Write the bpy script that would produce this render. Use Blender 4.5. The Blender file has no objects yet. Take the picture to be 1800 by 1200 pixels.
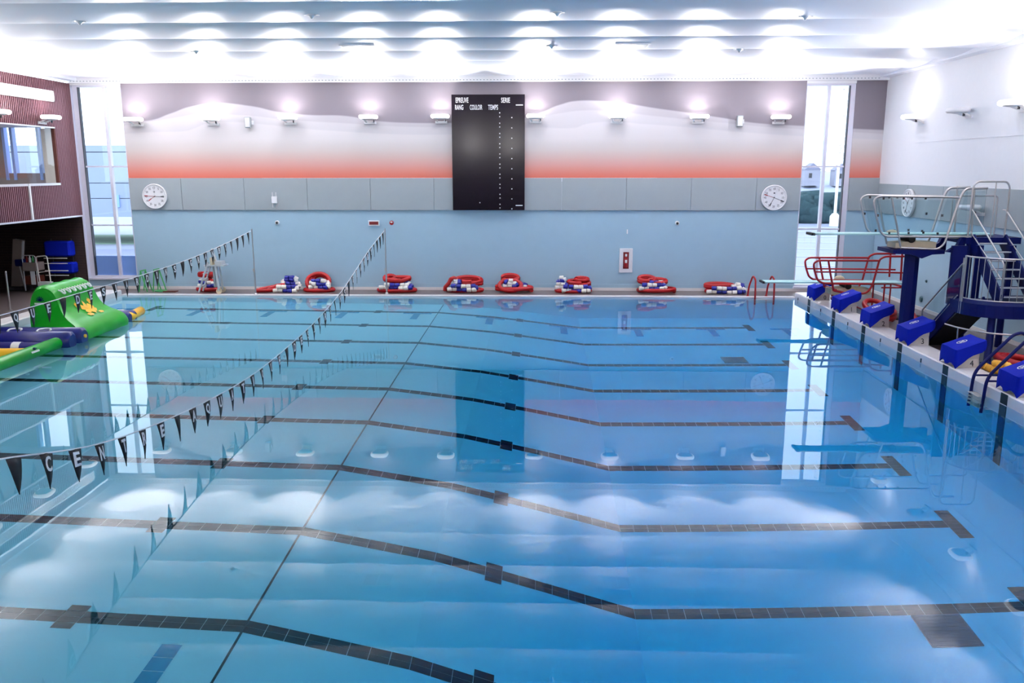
import bpy, math, random
from mathutils import Vector, Matrix, Euler
random.seed(7)
SC = bpy.context.scene
COL = SC.collection
PI = math.pi

# ------------------------------------------------------------------ camera
F, PT, YW, CX, CY, CZ = 1481.146, 0.20164, 0.03141, 15.6196, -30.8681, 4.6547
cd = bpy.data.cameras.new('camera'); cd.sensor_width = 36.0; cd.lens = 36.0*F/1800.0
cd.clip_start = 0.05; cd.clip_end = 600
cam = bpy.data.objects.new('camera', cd); COL.objects.link(cam)
cam.location = (CX, CY, CZ); cam.rotation_euler = (PI/2-PT, 0.00067, YW)
SC.camera = cam

# ------------------------------------------------------------------ world, light, exposure
SKY = 2.7
LAMP = 1.0; FLOOD = 165.0; SPILL = 26.0
SC.view_settings.view_transform = 'Standard'; SC.view_settings.look = 'None'
SC.view_settings.gamma = 1.0; SC.view_settings.use_curve_mapping = False
SC.view_settings.exposure = 0.48
wd = bpy.data.worlds.new('overcast_sky'); SC.world = wd; wd.use_nodes = True
bg = wd.node_tree.nodes['Background']; bg.inputs[0].default_value = (0.74, 0.86, 1.0, 1); bg.inputs[1].default_value = SKY
cy = SC.cycles
cy.max_bounces = 16; cy.diffuse_bounces = 9; cy.glossy_bounces = 4; cy.transmission_bounces = 12
cy.transparent_max_bounces = 16; cy.sample_clamp_indirect = 12.0; cy.volume_bounces = 0
cy.caustics_refractive = True; cy.caustics_reflective = False; cy.use_denoising = True; cy.use_adaptive_sampling = True; cy.adaptive_threshold = .04

# ------------------------------------------------------------------ pixel -> place
def ray(u, v):
    a = (u-900)/F; b = (v-600)/F
    y = math.cos(PT)-math.sin(PT)*b; z = -math.sin(PT)-math.cos(PT)*b
    c, s = math.cos(YW), math.sin(YW)
    return Vector((c*a-s*y, s*a+c*y, z))
C0 = Vector((CX, CY, CZ))
def onY(u, v, Y): r = ray(u, v); return C0+r*((Y-CY)/r.y)
def onX(u, v, X): r = ray(u, v); return C0+r*((X-CX)/r.x)
def onZ(u, v, Z): r = ray(u, v); return C0+r*((Z-CZ)/r.z)

# ------------------------------------------------------------------ mesh helpers
class MB:
    def __init__(s): s.v = []; s.f = []; s.s = []
    def add(s, vs, fs, smooth=False):
        n = len(s.v); s.v += [Vector(q) for q in vs]
        for f in fs: s.f.append([n+i for i in f]); s.s.append(smooth)
        return s
    def box(s, x0, x1, y0, y1, z0, z1):
        vs = [(x, y, z) for z in (z0, z1) for y in (y0, y1) for x in (x0, x1)]
        return s.add(vs, [(0,2,3,1),(4,5,7,6),(0,1,5,4),(2,6,7,3),(0,4,6,2),(1,3,7,5)])
    def bevbox(s, x0, x1, y0, y1, z0, z1, b):
        hx, hy, hz = (x1-x0)/2, (y1-y0)/2, (z1-z0)/2; c = Vector(((x0+x1)/2, (y0+y1)/2, (z0+z1)/2))
        vs = []; idx = {}
        for sx in (-1,1):
            for sy in (-1,1):
                for sz in (-1,1):
                    for k, d in enumerate(((hx,hy-b,hz-b),(hx-b,hy,hz-b),(hx-b,hy-b,hz))):
                        idx[sx,sy,sz,k] = len(vs); vs.append(c+Vector((sx*d[0], sy*d[1], sz*d[2])))
        fs = []
        def q(*k): fs.append([idx[i] for i in k])
        for sx in (-1,1): q((sx,-1,-1,0),(sx,1,-1,0),(sx,1,1,0),(sx,-1,1,0))
        for sy in (-1,1): q((-1,sy,-1,1),(1,sy,-1,1),(1,sy,1,1),(-1,sy,1,1))
        for sz in (-1,1): q((-1,-1,sz,2),(1,-1,sz,2),(1,1,sz,2),(-1,1,sz,2))
        for sx in (-1,1):
            for sy in (-1,1): q((sx,sy,-1,0),(sx,sy,-1,1),(sx,sy,1,1),(sx,sy,1,0))
            for sz in (-1,1): q((sx,-1,sz,0),(sx,-1,sz,2),(sx,1,sz,2),(sx,1,sz,0))
        for sy in (-1,1):
            for sz in (-1,1): q((-1,sy,sz,1),(-1,sy,sz,2),(1,sy,sz,2),(1,sy,sz,1))
        for sx in (-1,1):
            for sy in (-1,1):
                for sz in (-1,1): fs.append([idx[sx,sy,sz,k] for k in range(3)])
        return s.add(vs, fs)
    def bar(s, a, b, w, h, up=(0,0,1)):
        a = Vector(a); b = Vector(b); d = (b-a).normalized(); u = Vector(up)
        r = d.cross(u); r.normalize(); u = r.cross(d)
        vs = [p+r*(i*w/2)+u*(j*h/2) for p in (a, b) for j in (-1,1) for i in (-1,1)]
        return s.add(vs, [(0,2,3,1),(4,5,7,6),(0,1,5,4),(2,6,7,3),(0,4,6,2),(1,3,7,5)])
    def tube(s, pts, r, n=8, closed=False):
        pts = [Vector(p) for p in pts]; m = len(pts); rr = r if isinstance(r, (list, tuple)) else [r]*m
        vs = []; prev = None
        for i, p in enumerate(pts):
            if closed: t = pts[(i+1) % m]-pts[i-1]
            else: t = pts[min(i+1, m-1)]-pts[max(i-1, 0)]
            t.normalize()
            if prev is None:
                q = Vector((0,0,1)) if abs(t.z) < .9 else Vector((1,0,0))
            else: q = prev
            a = (q-t*q.dot(t)); a.normalize(); prev = a; b = t.cross(a)
            vs += [p+(a*math.cos(2*PI*k/n)+b*math.sin(2*PI*k/n))*rr[i] for k in range(n)]
        fs = []
        for i in range(m if closed else m-1):
            j = (i+1) % m
            for k in range(n): fs.append((i*n+k, i*n+(k+1) % n, j*n+(k+1) % n, j*n+k))
        s.add(vs, fs, True)
        if not closed:
            s.add([vs[k] for k in range(n)], [tuple(range(n-1, -1, -1))]); s.add([vs[(m-1)*n+k] for k in range(n)], [tuple(range(n))])
        return s
    def lathe(s, prof, n=24, M=None, smooth=True):
        M = M or Matrix(); vs = [M @ Vector((r*math.cos(2*PI*k/n), r*math.sin(2*PI*k/n), z)) for r, z in prof for k in range(n)]
        fs = [(i*n+k, i*n+(k+1) % n, (i+1)*n+(k+1) % n, (i+1)*n+k) for i in range(len(prof)-1) for k in range(n)]
        s.add(vs, fs, smooth)
        s.add(vs[:n], [tuple(range(n-1, -1, -1))]); s.add(vs[-n:], [tuple(range(n))]); return s
    def prism(s, poly, ax, a0, a1, smooth=False):
        def P(p, a): return (a, p[0], p[1]) if ax == 0 else ((p[0], a, p[1]) if ax == 1 else (p[0], p[1], a))
        n = len(poly); vs = [P(p, a0) for p in poly]+[P(p, a1) for p in poly]
        s.add(vs, [(i, (i+1) % n, n+(i+1) % n, n+i) for i in range(n)], smooth)
        return s.add(vs, [tuple(range(n-1, -1, -1)), tuple(range(n, 2*n))])
    def ball(s, c, rx, ry, rz, nu=16, nv=10, jit=0):
        c = Vector(c); vs = []; fs = []
        for j in range(nv+1):
            th = PI*j/nv
            for i in range(nu):
                ph = 2*PI*i/nu; k = 1+(random.uniform(-jit, jit) if 0 < j < nv else 0)
                vs.append(c+Vector((rx*math.sin(th)*math.cos(ph)*k, ry*math.sin(th)*math.sin(ph)*k, rz*math.cos(th)*k)))
        for j in range(nv):
            for i in range(nu): fs.append((j*nu+i, j*nu+(i+1) % nu, (j+1)*nu+(i+1) % nu, (j+1)*nu+i))
        return s.add(vs, fs, True)
    def build(s, name, mat, parent=None, local=False):
        o = Vector((0,0,0))
        if parent is not None and not local: o = ORG.get(parent.name, o)
        me = bpy.data.meshes.new(name); me.from_pydata([v-o for v in s.v], [], s.f)
        me.polygons.foreach_set('use_smooth', s.s); me.materials.append(mat); me.update()
        import bmesh
        b = bmesh.new(); b.from_mesh(me); bmesh.ops.recalc_face_normals(b, faces=b.faces); b.to_mesh(me); b.free()
        return link(name, me, parent)
ORG = {}
def link(name, data, parent=None):
    ob = bpy.data.objects.new(name, data); COL.objects.link(ob)
    if parent is not None:
        ob.parent = parent; ORG[ob.name] = ORG.get(parent.name, Vector((0,0,0)))
    return ob
def tag(o, label, cat, group=None, kind=None):
    if label: o['label'] = label
    if cat: o['category'] = cat
    if group: o['group'] = group
    if kind: o['kind'] = kind
    return o
def thing(name, label, cat, loc=(0,0,0), rz=0, group=None):
    e = bpy.data.objects.new(name, None); COL.objects.link(e); e.location = loc; e.rotation_euler = (0,0,rz); e.empty_display_size = .2
    ORG[e.name] = Vector(loc); return tag(e, label, cat, group)
def struct(o, label=None):
    o['kind'] = 'structure'
    if label: o['label'] = label
    return o
def copy_tree(o, parent=None):
    c = o.copy(); COL.objects.link(c); c.parent = parent
    for ch in o.children: copy_tree(ch, c)
    return c
def fillet(pts, r=.08, n=5, closed=False):
    pts = [Vector(p) for p in pts]; out = []; m = len(pts)
    for i, p in enumerate(pts):
        if not closed and i in (0, m-1): out.append(p); continue
        a = pts[i-1]; b = pts[(i+1) % m]; da = (a-p); db = (b-p); k = min(r, da.length*.45, db.length*.45)
        A = p+da.normalized()*k; B = p+db.normalized()*k
        for j in range(n+1):
            t = j/n; out.append(A*(1-t)**2+p*(2*t*(1-t))+B*t*t)
    return out
TXT = {}
def text(name, s, size, mat, parent, M, sx=1.0, ext=.004, fit=None, bold=0):
    key = (s, size, sx, ext, mat.name, fit)
    if key not in TXT:
        cu = bpy.data.curves.new('lettering', 'FONT'); cu.body = s; cu.size = size; cu.extrude = ext; cu.align_x = 'CENTER'; cu.align_y = 'CENTER'; cu.resolution_u = 3; cu.offset = bold
        o = bpy.data.objects.new('lettering', cu); COL.objects.link(o)
        dg = bpy.context.evaluated_depsgraph_get(); me = bpy.data.meshes.new_from_object(o.evaluated_get(dg))
        bpy.data.objects.remove(o); bpy.data.curves.remove(cu)
        xs = [v.co.x for v in me.vertices]; ys = [v.co.y for v in me.vertices]
        if xs:
            mx = (min(xs)+max(xs))/2; my = (min(ys)+max(ys))/2
            ky = 1
            if fit: sx = fit[0]/(max(xs)-min(xs)); ky = fit[1]/(max(ys)-min(ys))
            for v in me.vertices: v.co.x = (v.co.x-mx)*sx; v.co.y = (v.co.y-my)*ky
        me.materials.clear(); me.materials.append(mat); TXT[key] = me
    ob = link(name, TXT[key], parent); ob.matrix_local = M; return ob
def frame(loc, xdir, ydir):
    x = Vector(xdir).normalized(); y = Vector(ydir).normalized(); z = x.cross(y)
    M = Matrix((x, y, z)).transposed().to_4x4(); M.translation = Vector(loc); return M

# ------------------------------------------------------------------ materials
def srgb(r, g, b):
    f = lambda c: (c/255)/12.92 if c <= 10 else (((c/255)+.055)/1.055)**2.4
    return (f(r), f(g), f(b), 1)
def mat(name, col, rough=.5, metal=0.0, var=.06, scale=6.0, bump=0.0, spec=.5):
    m = bpy.data.materials.new(name); m.use_nodes = True; nt = m.node_tree; b = nt.nodes['Principled BSDF']
    b.inputs['Roughness'].default_value = rough; b.inputs['Metallic'].default_value = metal
    b.inputs['Specular IOR Level'].default_value = spec
    tc = nt.nodes.new('ShaderNodeTexCoord'); nz = nt.nodes.new('ShaderNodeTexNoise'); nz.inputs['Scale'].default_value = scale; nz.inputs['Detail'].default_value = 4
    nt.links.new(tc.outputs['Object'], nz.inputs['Vector'])
    mx = nt.nodes.new('ShaderNodeMix'); mx.data_type = 'RGBA'
    c = Vector(col[:3]); mx.inputs['A'].default_value = (*(c*(1-var)), 1); mx.inputs['B'].default_value = (*[min(1, k) for k in c*(1+var)], 1)
    nt.links.new(nz.outputs['Fac'], mx.inputs['Factor']); nt.links.new(mx.outputs['Result'], b.inputs['Base Color'])
    if bump:
        bp = nt.nodes.new('ShaderNodeBump'); bp.inputs['Strength'].default_value = bump; bp.inputs['Distance'].default_value = .01
        nt.links.new(nz.outputs['Fac'], bp.inputs['Height']); nt.links.new(bp.outputs['Normal'], b.inputs['Normal'])
    return m
def glass(name, tint=(1,1,1,1), ior=1.45, film=0.0, filmcol=(1,1,1,1)):
    m = bpy.data.materials.new(name); m.use_nodes = True; nt = m.node_tree; nt.nodes.clear()
    out = nt.nodes.new('ShaderNodeOutputMaterial'); tr = nt.nodes.new('ShaderNodeBsdfTransparent'); gl = nt.nodes.new('ShaderNodeBsdfGlossy'); lw = nt.nodes.new('ShaderNodeLayerWeight'); pw = nt.nodes.new('ShaderNodeMath'); fr = nt.nodes.new('ShaderNodeMath'); mx = nt.nodes.new('ShaderNodeMixShader')
    tr.inputs[0].default_value = tint; gl.inputs['Roughness'].default_value = .0; lw.inputs['Blend'].default_value = .5; pw.operation = 'POWER'; pw.inputs[1].default_value = 5; fr.operation = 'MULTIPLY_ADD'; fr.inputs[1].default_value = .92; fr.inputs[2].default_value = .035; nt.links.new(lw.outputs['Facing'], pw.inputs[0]); nt.links.new(pw.outputs[0], fr.inputs[0])
    nt.links.new(fr.outputs[0], mx.inputs[0]); nt.links.new(tr.outputs[0], mx.inputs[1]); nt.links.new(gl.outputs[0], mx.inputs[2])
    nt.links.new(mx.outputs[0], out.inputs['Surface']); return m

M_white = mat('white_paint', (.80,.79,.80,1), .55, var=.02)
M_ceil = mat('ceiling_membrane', (.78,.79,.85,1), .36, var=.02, scale=2, spec=.8)
M_wallwhite = mat('right_wall_white', (.78,.78,.80,1), .6, var=.02)
M_blue = mat('pale_blue_wall', srgb(157,186,203), .45, var=.03, scale=3)
M_grey = mat('grey_green_panel', srgb(150,159,163), .45, var=.03, scale=3)
M_deck = mat('deck_tile', srgb(104,92,90), .35, var=.10, scale=9, bump=.05)
M_cop = mat('white_coping', srgb(228,222,220), .35, var=.03)
M_pool = mat('pool_membrane', (.90,.95,.97,1), .5, var=.02, scale=2)
M_black = mat('black_tile', (.010,.012,.014,1), .35, var=.3)
M_tealtile = mat('pale_teal_tile', srgb(60,165,200), .4, var=.08)
M_drain = mat('drain_grille', srgb(36,84,98), .5, var=.2)
M_steel = mat('brushed_steel', (.50,.48,.48,1), .34, metal=1.0, var=.08, scale=30)
M_red = mat('red_painted_tube', srgb(164,8,18), .35, var=.08)
M_redrope = mat('red_plastic', srgb(172,4,12), .42, var=.15, scale=25)
M_bluefl = mat('blue_plastic', srgb(22,30,140), .4, var=.1)
M_whitefl = mat('white_plastic', srgb(232,226,216), .45, var=.05)
M_yelfl = mat('yellow_plastic', srgb(245,180,60), .45, var=.08)
M_cover = mat('royal_blue_cover', srgb(4,30,165), .7, var=.1, scale=9, bump=.25, spec=.15)
M_navy = mat('navy_painted_steel', srgb(4,16,86), .45, var=.08, spec=.2)
M_base = mat('moulded_grey_base', srgb(205,198,192), .6, var=.06, scale=14)
M_ink = mat('black_print', (.012,.012,.014,1), .5)
M_flag = mat('black_pennant', (.012,.013,.016,1), .6, var=.3)
M_letter = mat('white_letter', (.85,.85,.86,1), .6)
M_board = mat('aqua_board', srgb(176,216,214), .6, var=.05, scale=30, bump=.1)
M_tan = mat('beige_fulcrum', srgb(205,188,158), .6, var=.08)
M_rubber = mat('black_rubber', (.012,.012,.012,1), .7)
M_score = mat('scoreboard_black', (.008,.005,.010,1), .14, var=.25, scale=3, spec=.16)
M_inflg = mat('green_vinyl', srgb(18,164,34), .30, var=.06, scale=4, bump=.15)
M_inflb = mat('blue_vinyl', srgb(18,28,112), .28, var=.08, scale=4, bump=.15)
M_infly = mat('yellow_vinyl', srgb(250,190,40), .3, var=.05)
M_inflw = mat('white_vinyl', srgb(235,235,230), .35, var=.03)
M_frame = mat('window_frame_white', srgb(214,212,224), .45, var=.02)
M_gask = mat('dark_gasket', (.03,.03,.04,1), .6)
M_brick = None
M_redsign = mat('red_sign', srgb(120,6,16), .35)
M_dark = mat('dark_metal', (.03,.03,.035,1), .5)
M_silver = mat('light_alloy', (.72,.72,.74,1), .4, metal=.6, var=.05)
M_wood = mat('red_brown_wood', srgb(96,40,26), .5, var=.2, scale=12)
M_cream = mat('cream_blind', srgb(208,196,176), .7)
M_orange = mat('orange_cloth', srgb(210,70,40), .8)
M_taupe = mat('taupe_interior', srgb(140,125,118), .8)
M_greenm = mat('green_painted_frame', srgb(70,165,95), .45)
M_spot = mat('downlight_glass', (.9,.9,.85,1), .4)
M_pane = glass('clear_glazing', (.96,.98,1,1))
M_rail = glass('balustrade_glass', (.90,.95,.96,1))
M_green2 = mat('green_float', srgb(20,70,50), .5)
M_snow = mat('snowy_ground', (.30,.33,.42,1), .8, var=.12, scale=.25)
M_pave = mat('wet_pavement', (.20,.22,.32,1), .6, var=.15, scale=.3)
M_hedge = mat('evergreen_hedge', srgb(40,66,72), .9, var=.5, scale=3)
M_tree = mat('bare_winter_trees', srgb(62,72,108), .9, var=.3, scale=2)
M_ext = mat('pale_metal_cladding', (.30,.36,.47,1), .5, var=.03)
M_house = mat('house_siding', (.30,.30,.36,1), .8, var=.2, scale=.6)
M_roof = mat('grey_shingle', (.20,.20,.28,1), .8, var=.2)
M_grass = mat('winter_grass', (.22,.33,.24,1), .9, var=.15, scale=.5)
M_spand = mat('blue_spandrel', srgb(140,176,238), .35, var=.05, scale=2)

M_lens = mat('glowing_diffuser', (.9,.88,.85,1), .5); _p = M_lens.node_tree.nodes['Principled BSDF']; _p.inputs['Emission Color'].default_value = (1,.95,.9,1); _p.inputs['Emission Strength'].default_value = .9; M_lens.cycles.emission_sampling = 'NONE'
def mural_mat():
    m = bpy.data.materials.new('mural_print'); m.use_nodes = True; nt = m.node_tree; b = nt.nodes['Principled BSDF']; b.inputs['Roughness'].default_value = .5
    N = nt.nodes.new; L = nt.links.new
    geo = N('ShaderNodeNewGeometry'); sep = N('ShaderNodeSeparateXYZ'); L(geo.outputs['Position'], sep.inputs[0])
    mr = N('ShaderNodeMapRange'); mr.inputs['From Min'].default_value = -1; mr.inputs['From Max'].default_value = 29; L(sep.outputs['X'], mr.inputs['Value'])
    def curve(pts, soft=.025):
        fc = N('ShaderNodeFloatCurve'); cm = fc.mapping; cu = cm.curves[0]
        P = [(( onY(u, v, 1.594).x+1)/30, (onY(u, v, 1.594).z-4)/4) for u, v in pts]
        P.sort(); cu.points[0].location = P[0]; cu.points[1].location = P[-1]
        for q in P[1:-1]: cu.points.new(*q)
        cm.update(); L(mr.outputs[0], fc.inputs['Value'])
        a = N('ShaderNodeMath'); a.operation = 'MULTIPLY_ADD'; a.inputs[1].default_value = 4; a.inputs[2].default_value = 4; L(fc.outputs[0], a.inputs[0])
        d = N('ShaderNodeMath'); d.operation = 'SUBTRACT'; L(sep.outputs['Z'], d.inputs[0]); L(a.outputs[0], d.inputs[1])
        s = N('ShaderNodeMapRange'); s.inputs['From Min'].default_value = -soft; s.inputs['From Max'].default_value = soft; L(d.outputs[0], s.inputs['Value']); return s.outputs[0]
    k1 = curve([(205,214),(250,213),(300,199),(340,186),(383,181),(440,186),(493,197),(545,202),(600,203),(667,213),(730,216),(793,216),(870,214),(920,207),(953,197),(985,184),(1020,177),(1060,178),(1100,182),(1150,190),(1200,197),(1267,207),(1333,217),(1417,222),(1507,227),(1556,229)])
    k2 = curve([(205,222),(260,214),(317,205),(350,200),(400,201),(450,204),(500,210),(600,216),(700,222),(793,223),(870,220),(940,208),(985,199),(1030,194),(1080,196),(1150,204),(1250,214),(1333,222),(1417,228),(1507,233),(1556,236)])
    k3 = curve([(205,236),(260,232),(325,230),(342,225),(365,217),(400,214),(470,219),(560,228),(793,236),(900,226),(940,224),(1008,225),(1030,218),(1070,214),(1130,218),(1200,223),(1300,232),(1417,240),(1556,246)])
    rp = N('ShaderNodeValToRGB'); r = rp.color_ramp
    zr = N('ShaderNodeMapRange'); zr.inputs['From Min'].default_value = 4.3; zr.inputs['From Max'].default_value = 6.6; L(sep.outputs['Z'], zr.inputs['Value']); L(zr.outputs[0], rp.inputs[0])
    st = [(0.0,(208,98,80)),(.08,(206,116,100)),(.20,(200,142,132)),(.35,(194,165,160)),(.46,(194,182,178)),(.54,(196,188,186)),(.64,(202,196,196)),(.8,(203,198,199)),(1.0,(206,200,205))]
    while len(r.elements) < len(st): r.elements.new(.5)
    for e, (p, c) in zip(r.elements, st): e.position = p; e.color = srgb(*c)
    def mix(a, col, f):
        x = N('ShaderNodeMix'); x.data_type = 'RGBA'; L(f, x.inputs['Factor']); L(a, x.inputs['A']); x.inputs['B'].default_value = srgb(*col); return x.outputs['Result']
    c = mix(rp.outputs[0], (192,188,191), k3); c = mix(c, (178,173,178), k2); c = mix(c, (121,113,122), k1)
    L(c, b.inputs['Base Color']); return m
M_mural = mural_mat()

def clad_mat():
    m = mat('brown_corrugated_metal', srgb(124,84,92), .34, metal=.4, var=.12, scale=2); return m
M_clad = clad_mat()
def brick_mat():
    m = bpy.data.materials.new('dark_brown_brick'); m.use_nodes = True; nt = m.node_tree; b = nt.nodes['Principled BSDF']; b.inputs['Roughness'].default_value = .8
    tc = nt.nodes.new('ShaderNodeTexCoord'); br = nt.nodes.new('ShaderNodeTexBrick'); mp = nt.nodes.new('ShaderNodeMapping'); mp.inputs['Rotation'].default_value = (PI/2, 0, 0)
    nt.links.new(tc.outputs['Object'], mp.inputs[0]); nt.links.new(mp.outputs[0], br.inputs['Vector'])
    br.inputs['Scale'].default_value = 1; br.inputs['Brick Width'].default_value = .4; br.inputs['Row Height'].default_value = .1; br.inputs['Mortar Size'].default_value = .008
    br.inputs['Color1'].default_value = srgb(50,32,30); br.inputs['Color2'].default_value = srgb(38,24,24); br.inputs['Mortar'].default_value = srgb(64,46,44)
    nt.links.new(br.outputs['Color'], b.inputs['Base Color']); return m
M_brick = brick_mat()
def water_mat():
    m = bpy.data.materials.new('pool_water'); m.use_nodes = True; nt = m.node_tree; nt.nodes.clear(); N = nt.nodes.new; L = nt.links.new
    out = N('ShaderNodeOutputMaterial'); g = N('ShaderNodeBsdfGlass'); g.inputs['Roughness'].default_value = 0; g.inputs['IOR'].default_value = 1.33; g.inputs['Color'].default_value = (1,1,1,1)
    geo = N('ShaderNodeNewGeometry'); n1 = N('ShaderNodeTexNoise'); n1.inputs['Scale'].default_value = .7; n1.inputs['Detail'].default_value = 2.0
    bp = N('ShaderNodeBump'); bp.inputs['Strength'].default_value = 1; bp.inputs['Distance'].default_value = .0012
    L(geo.outputs['Position'], n1.inputs['Vector']); L(n1.outputs['Fac'], bp.inputs['Height']); L(bp.outputs[0], g.inputs['Normal'])
    va = N('ShaderNodeVolumeAbsorption'); va.inputs['Color'].default_value = (0.0, .825, .995, 1); va.inputs['Density'].default_value = .40
    L(g.outputs[0], out.inputs['Surface']); L(va.outputs[0], out.inputs['Volume']); return m
M_water = water_mat()

# ------------------------------------------------------------------ the setting
W = 1.594          # far wall plane
RX = 28.33         # right wall plane
LX = -2.05         # left cladding plane
HC = 8.0           # ceiling
DZ = 0.05          # deck level
PAR = 0.24         # parapet top
NEAR = -26.3       # near pool edge
LANES = [-(1.689+2.5*i) for i in range(10)]

# deck
fl = struct(MB().box(-8, RX, 0, 6 if False else W, -.3, DZ).build('floor', M_deck), 'grey brown tiled pool deck along the mural wall')
MB().box(-8, -.62, NEAR, 0, -.3, DZ).build('deck_slab', M_deck, fl)
MB().box(25.62, RX, NEAR, 0, -.3, DZ).build('deck_slab', M_deck, fl)
MB().box(-8, RX, -30.3, NEAR, -.3, DZ).build('deck_slab', M_deck, fl)
MB().box(-.02, 25.02, -.012, .30, .012, DZ+.006).build('white_coping', M_cop, fl)
MB().box(-8, RX+.4, W, W+.4, -.3, 0.0).build('wall_footing', M_deck, fl)
# parapets (bulkheads) at both ends of the lanes
def parapet(name, x0, x1, lab):
    e = struct(MB().bevbox(x0, x1, NEAR, 0.0, -.28, PAR, .03).build(name, M_cop), lab); return e
par_r = parapet('trim_1', 25.0, 25.62, 'white parapet carrying the starting blocks at right pool end')
par_l = parapet('trim_2', -.62, 0.0, 'white parapet at the left pool end behind inflatable')
for i in range(10):
    MB().box(24.990, 25.001, LANES[i]-.125, LANES[i]+.125, .006, PAR-.012).build('wall_target', M_black, par_r)
    MB().box(24.988, 24.996, LANES[i]-.125, LANES[i]+.125, -.008, .012).build('white_tile_line', M_cop, par_r)
for i in range(11):
    y = LANES[0]+1.25-2.5*i
    MB().box(24.985, 25.0, y-.02, y+.02, 0.01, .11).build('rope_anchor', M_ink, par_r)
    MB().box(0.0, .015, y-.02, y+.02, 0.01, .11).build('rope_anchor', M_ink, par_l)

# basin
PROF = [(0,-1.02),(12.1,-1.56),(14.1,-2.32),(17.1,-3.95),(25,-3.92)]
def zfloor(x):
    for (a, za), (b, zb) in zip(PROF, PROF[1:]):
        if x <= b: return za+(zb-za)*(x-a)/(b-a)
    return PROF[-1][1]
mb = MB()
for (a, za), (b, zb) in zip(PROF, PROF[1:]): mb.add([(a,NEAR,za),(b,NEAR,zb),(b,0,zb),(a,0,za)], [(0,1,2,3)])
pf = struct(mb.build('pool_floor', M_pool), 'pale pool bottom sloping from shallow left to deep right')
def pwall(name, pts): return MB().add(pts, [tuple(range(len(pts)))]).build(name, M_pool, pf)
pwall('basin_wall', [(0,-.004,.045)]+[(x,-.004,z) for x, z in PROF]+[(25,-.004,.045)])
pwall('basin_wall', [(0,NEAR,.04)]+[(x,NEAR,z) for x, z in PROF]+[(25,NEAR,.04)])
pwall('basin_wall', [(.004,0,.005),(.004,NEAR,.005),(.004,NEAR,PROF[0][1]),(.004,0,PROF[0][1])])
pwall('basin_wall', [(24.996,0,.005),(24.996,NEAR,.005),(24.996,NEAR,PROF[-1][1]),(24.996,0,PROF[-1][1])])
for i in range(10): MB().box(24.985, 25.001, LANES[i]-.125, LANES[i]+.125, -3.9, -.012).build('wall_target', M_black, pf)
# black lane lines: the three nearest in view tile by tile
tile_me = {}
def tile(parent, x, y, L=.2435, Wd=.1195):
    dz = zfloor(x+.05)-zfloor(x-.05); ang = -math.atan2(dz, .1); L = L/math.cos(ang); key = round(ang, 3), round(L, 3), round(Wd, 3)
    if key not in tile_me:
        t = MB().box(-L/2, L/2, -Wd/2, Wd/2, -.01, .004).build('tile', M_black, parent, True); tile_me[key] = t.data
    else: t = link('tile', tile_me[key], parent)
    t.location = (x, y, zfloor(x)+.002); t.rotation_euler = (0, ang, 0); return t
def tile_mb(mb, x, y, L=.2435, Wd=.1195):
    a, b = x-L/2, x+L/2; za, zb = zfloor(a)+.006, zfloor(b)+.006
    mb.add([(a,y-Wd/2,za),(b,y-Wd/2,zb),(b,y+Wd/2,zb),(a,y+Wd/2,za)], [(0,1,2,3)])
    mb.add([(a,y-Wd/2,za-.02),(b,y-Wd/2,zb-.02),(b,y-Wd/2,zb),(a,y-Wd/2,za)], [(0,1,2,3)])
for i, yl in enumerate(LANES):
    ll = bpy.data.objects.new('lane_line', None); COL.objects.link(ll); ll.parent = pf; ORG[ll.name] = Vector((0,0,0))
    x_vis = {6: 3.9, 7: 7.0, 8: 8.6}.get(i, 99); x_end = {8: 16.0}.get(i, 24)
    mb = MB(); n = 83
    spots = [(2.1+.25*(k+.5), yl+s*.063) for k in range(n) for s in (-1,1)]
    for xm in (9.975, 14.975): spots += [(xm, yl+.19), (xm, yl-.19)]
    for xm in (1.975, 22.975): spots += [(xm, yl+.063+.126*k) for k in (-4,-3,-2,-1,0,1,2,3)]
    for x, y in spots:
        if x_vis < x < x_end: tile(ll, x, y)
        else: tile_mb(mb, x, y)
    tag(mb.build('tile_rows', M_black, ll), None, None, kind='stuff')
# thin black break line, pale teal cross-lane T marks, main drains
mb = MB()
for k in range(1): mb.box(12.085, 12.115, NEAR, -.02, zfloor(12.1)-.01, zfloor(12.1)+.003)
mb.build('break_line', M_black, pf)
for k in range(10):
    x = 1.2+2.55*k; mb = MB(); o = x
    for yc, sgn in ((-1.9,-1),(-24.0,1)):
        for j in range(8):
            xx = x-.5+.125*(j+.5); z = zfloor(xx)+.003
            mb.add([(xx-.06,yc-.12,zfloor(xx-.06)+.004),(xx+.06,yc-.12,zfloor(xx+.06)+.004),(xx+.06,yc+.12,zfloor(xx+.06)+.004),(xx-.06,yc+.12,zfloor(xx-.06)+.004)], [(0,1,2,3)])
        for j in range(4 if sgn < 0 else (7 if k < 5 else 4)):
            y0 = yc+sgn*(.13+.25*j); y1 = y0+sgn*.24; a, b = x-.12, x+.12
            mb.add([(a,y0,zfloor(a)+.004),(b,y0,zfloor(b)+.004),(b,y1,zfloor(b)+.004),(a,y1,zfloor(a)+.004)], [(0,1,2,3)])
    mb.build('cross_lane_mark', M_tealtile, pf)
for yc in (-6.13, -19.7):
    d = MB().box(21.13, 21.83, yc-.36, yc+.36, -3.96, -3.905).build('drain_grille', M_drain, pf)
    mb = MB()
    for j in range(9): mb.box(21.16, 21.80, yc-.33+.08*j, yc-.33+.08*j+.03, -3.905, -3.895)
    tag(mb.build('grille_slots', M_drain, d), None, None, kind='stuff')
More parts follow.
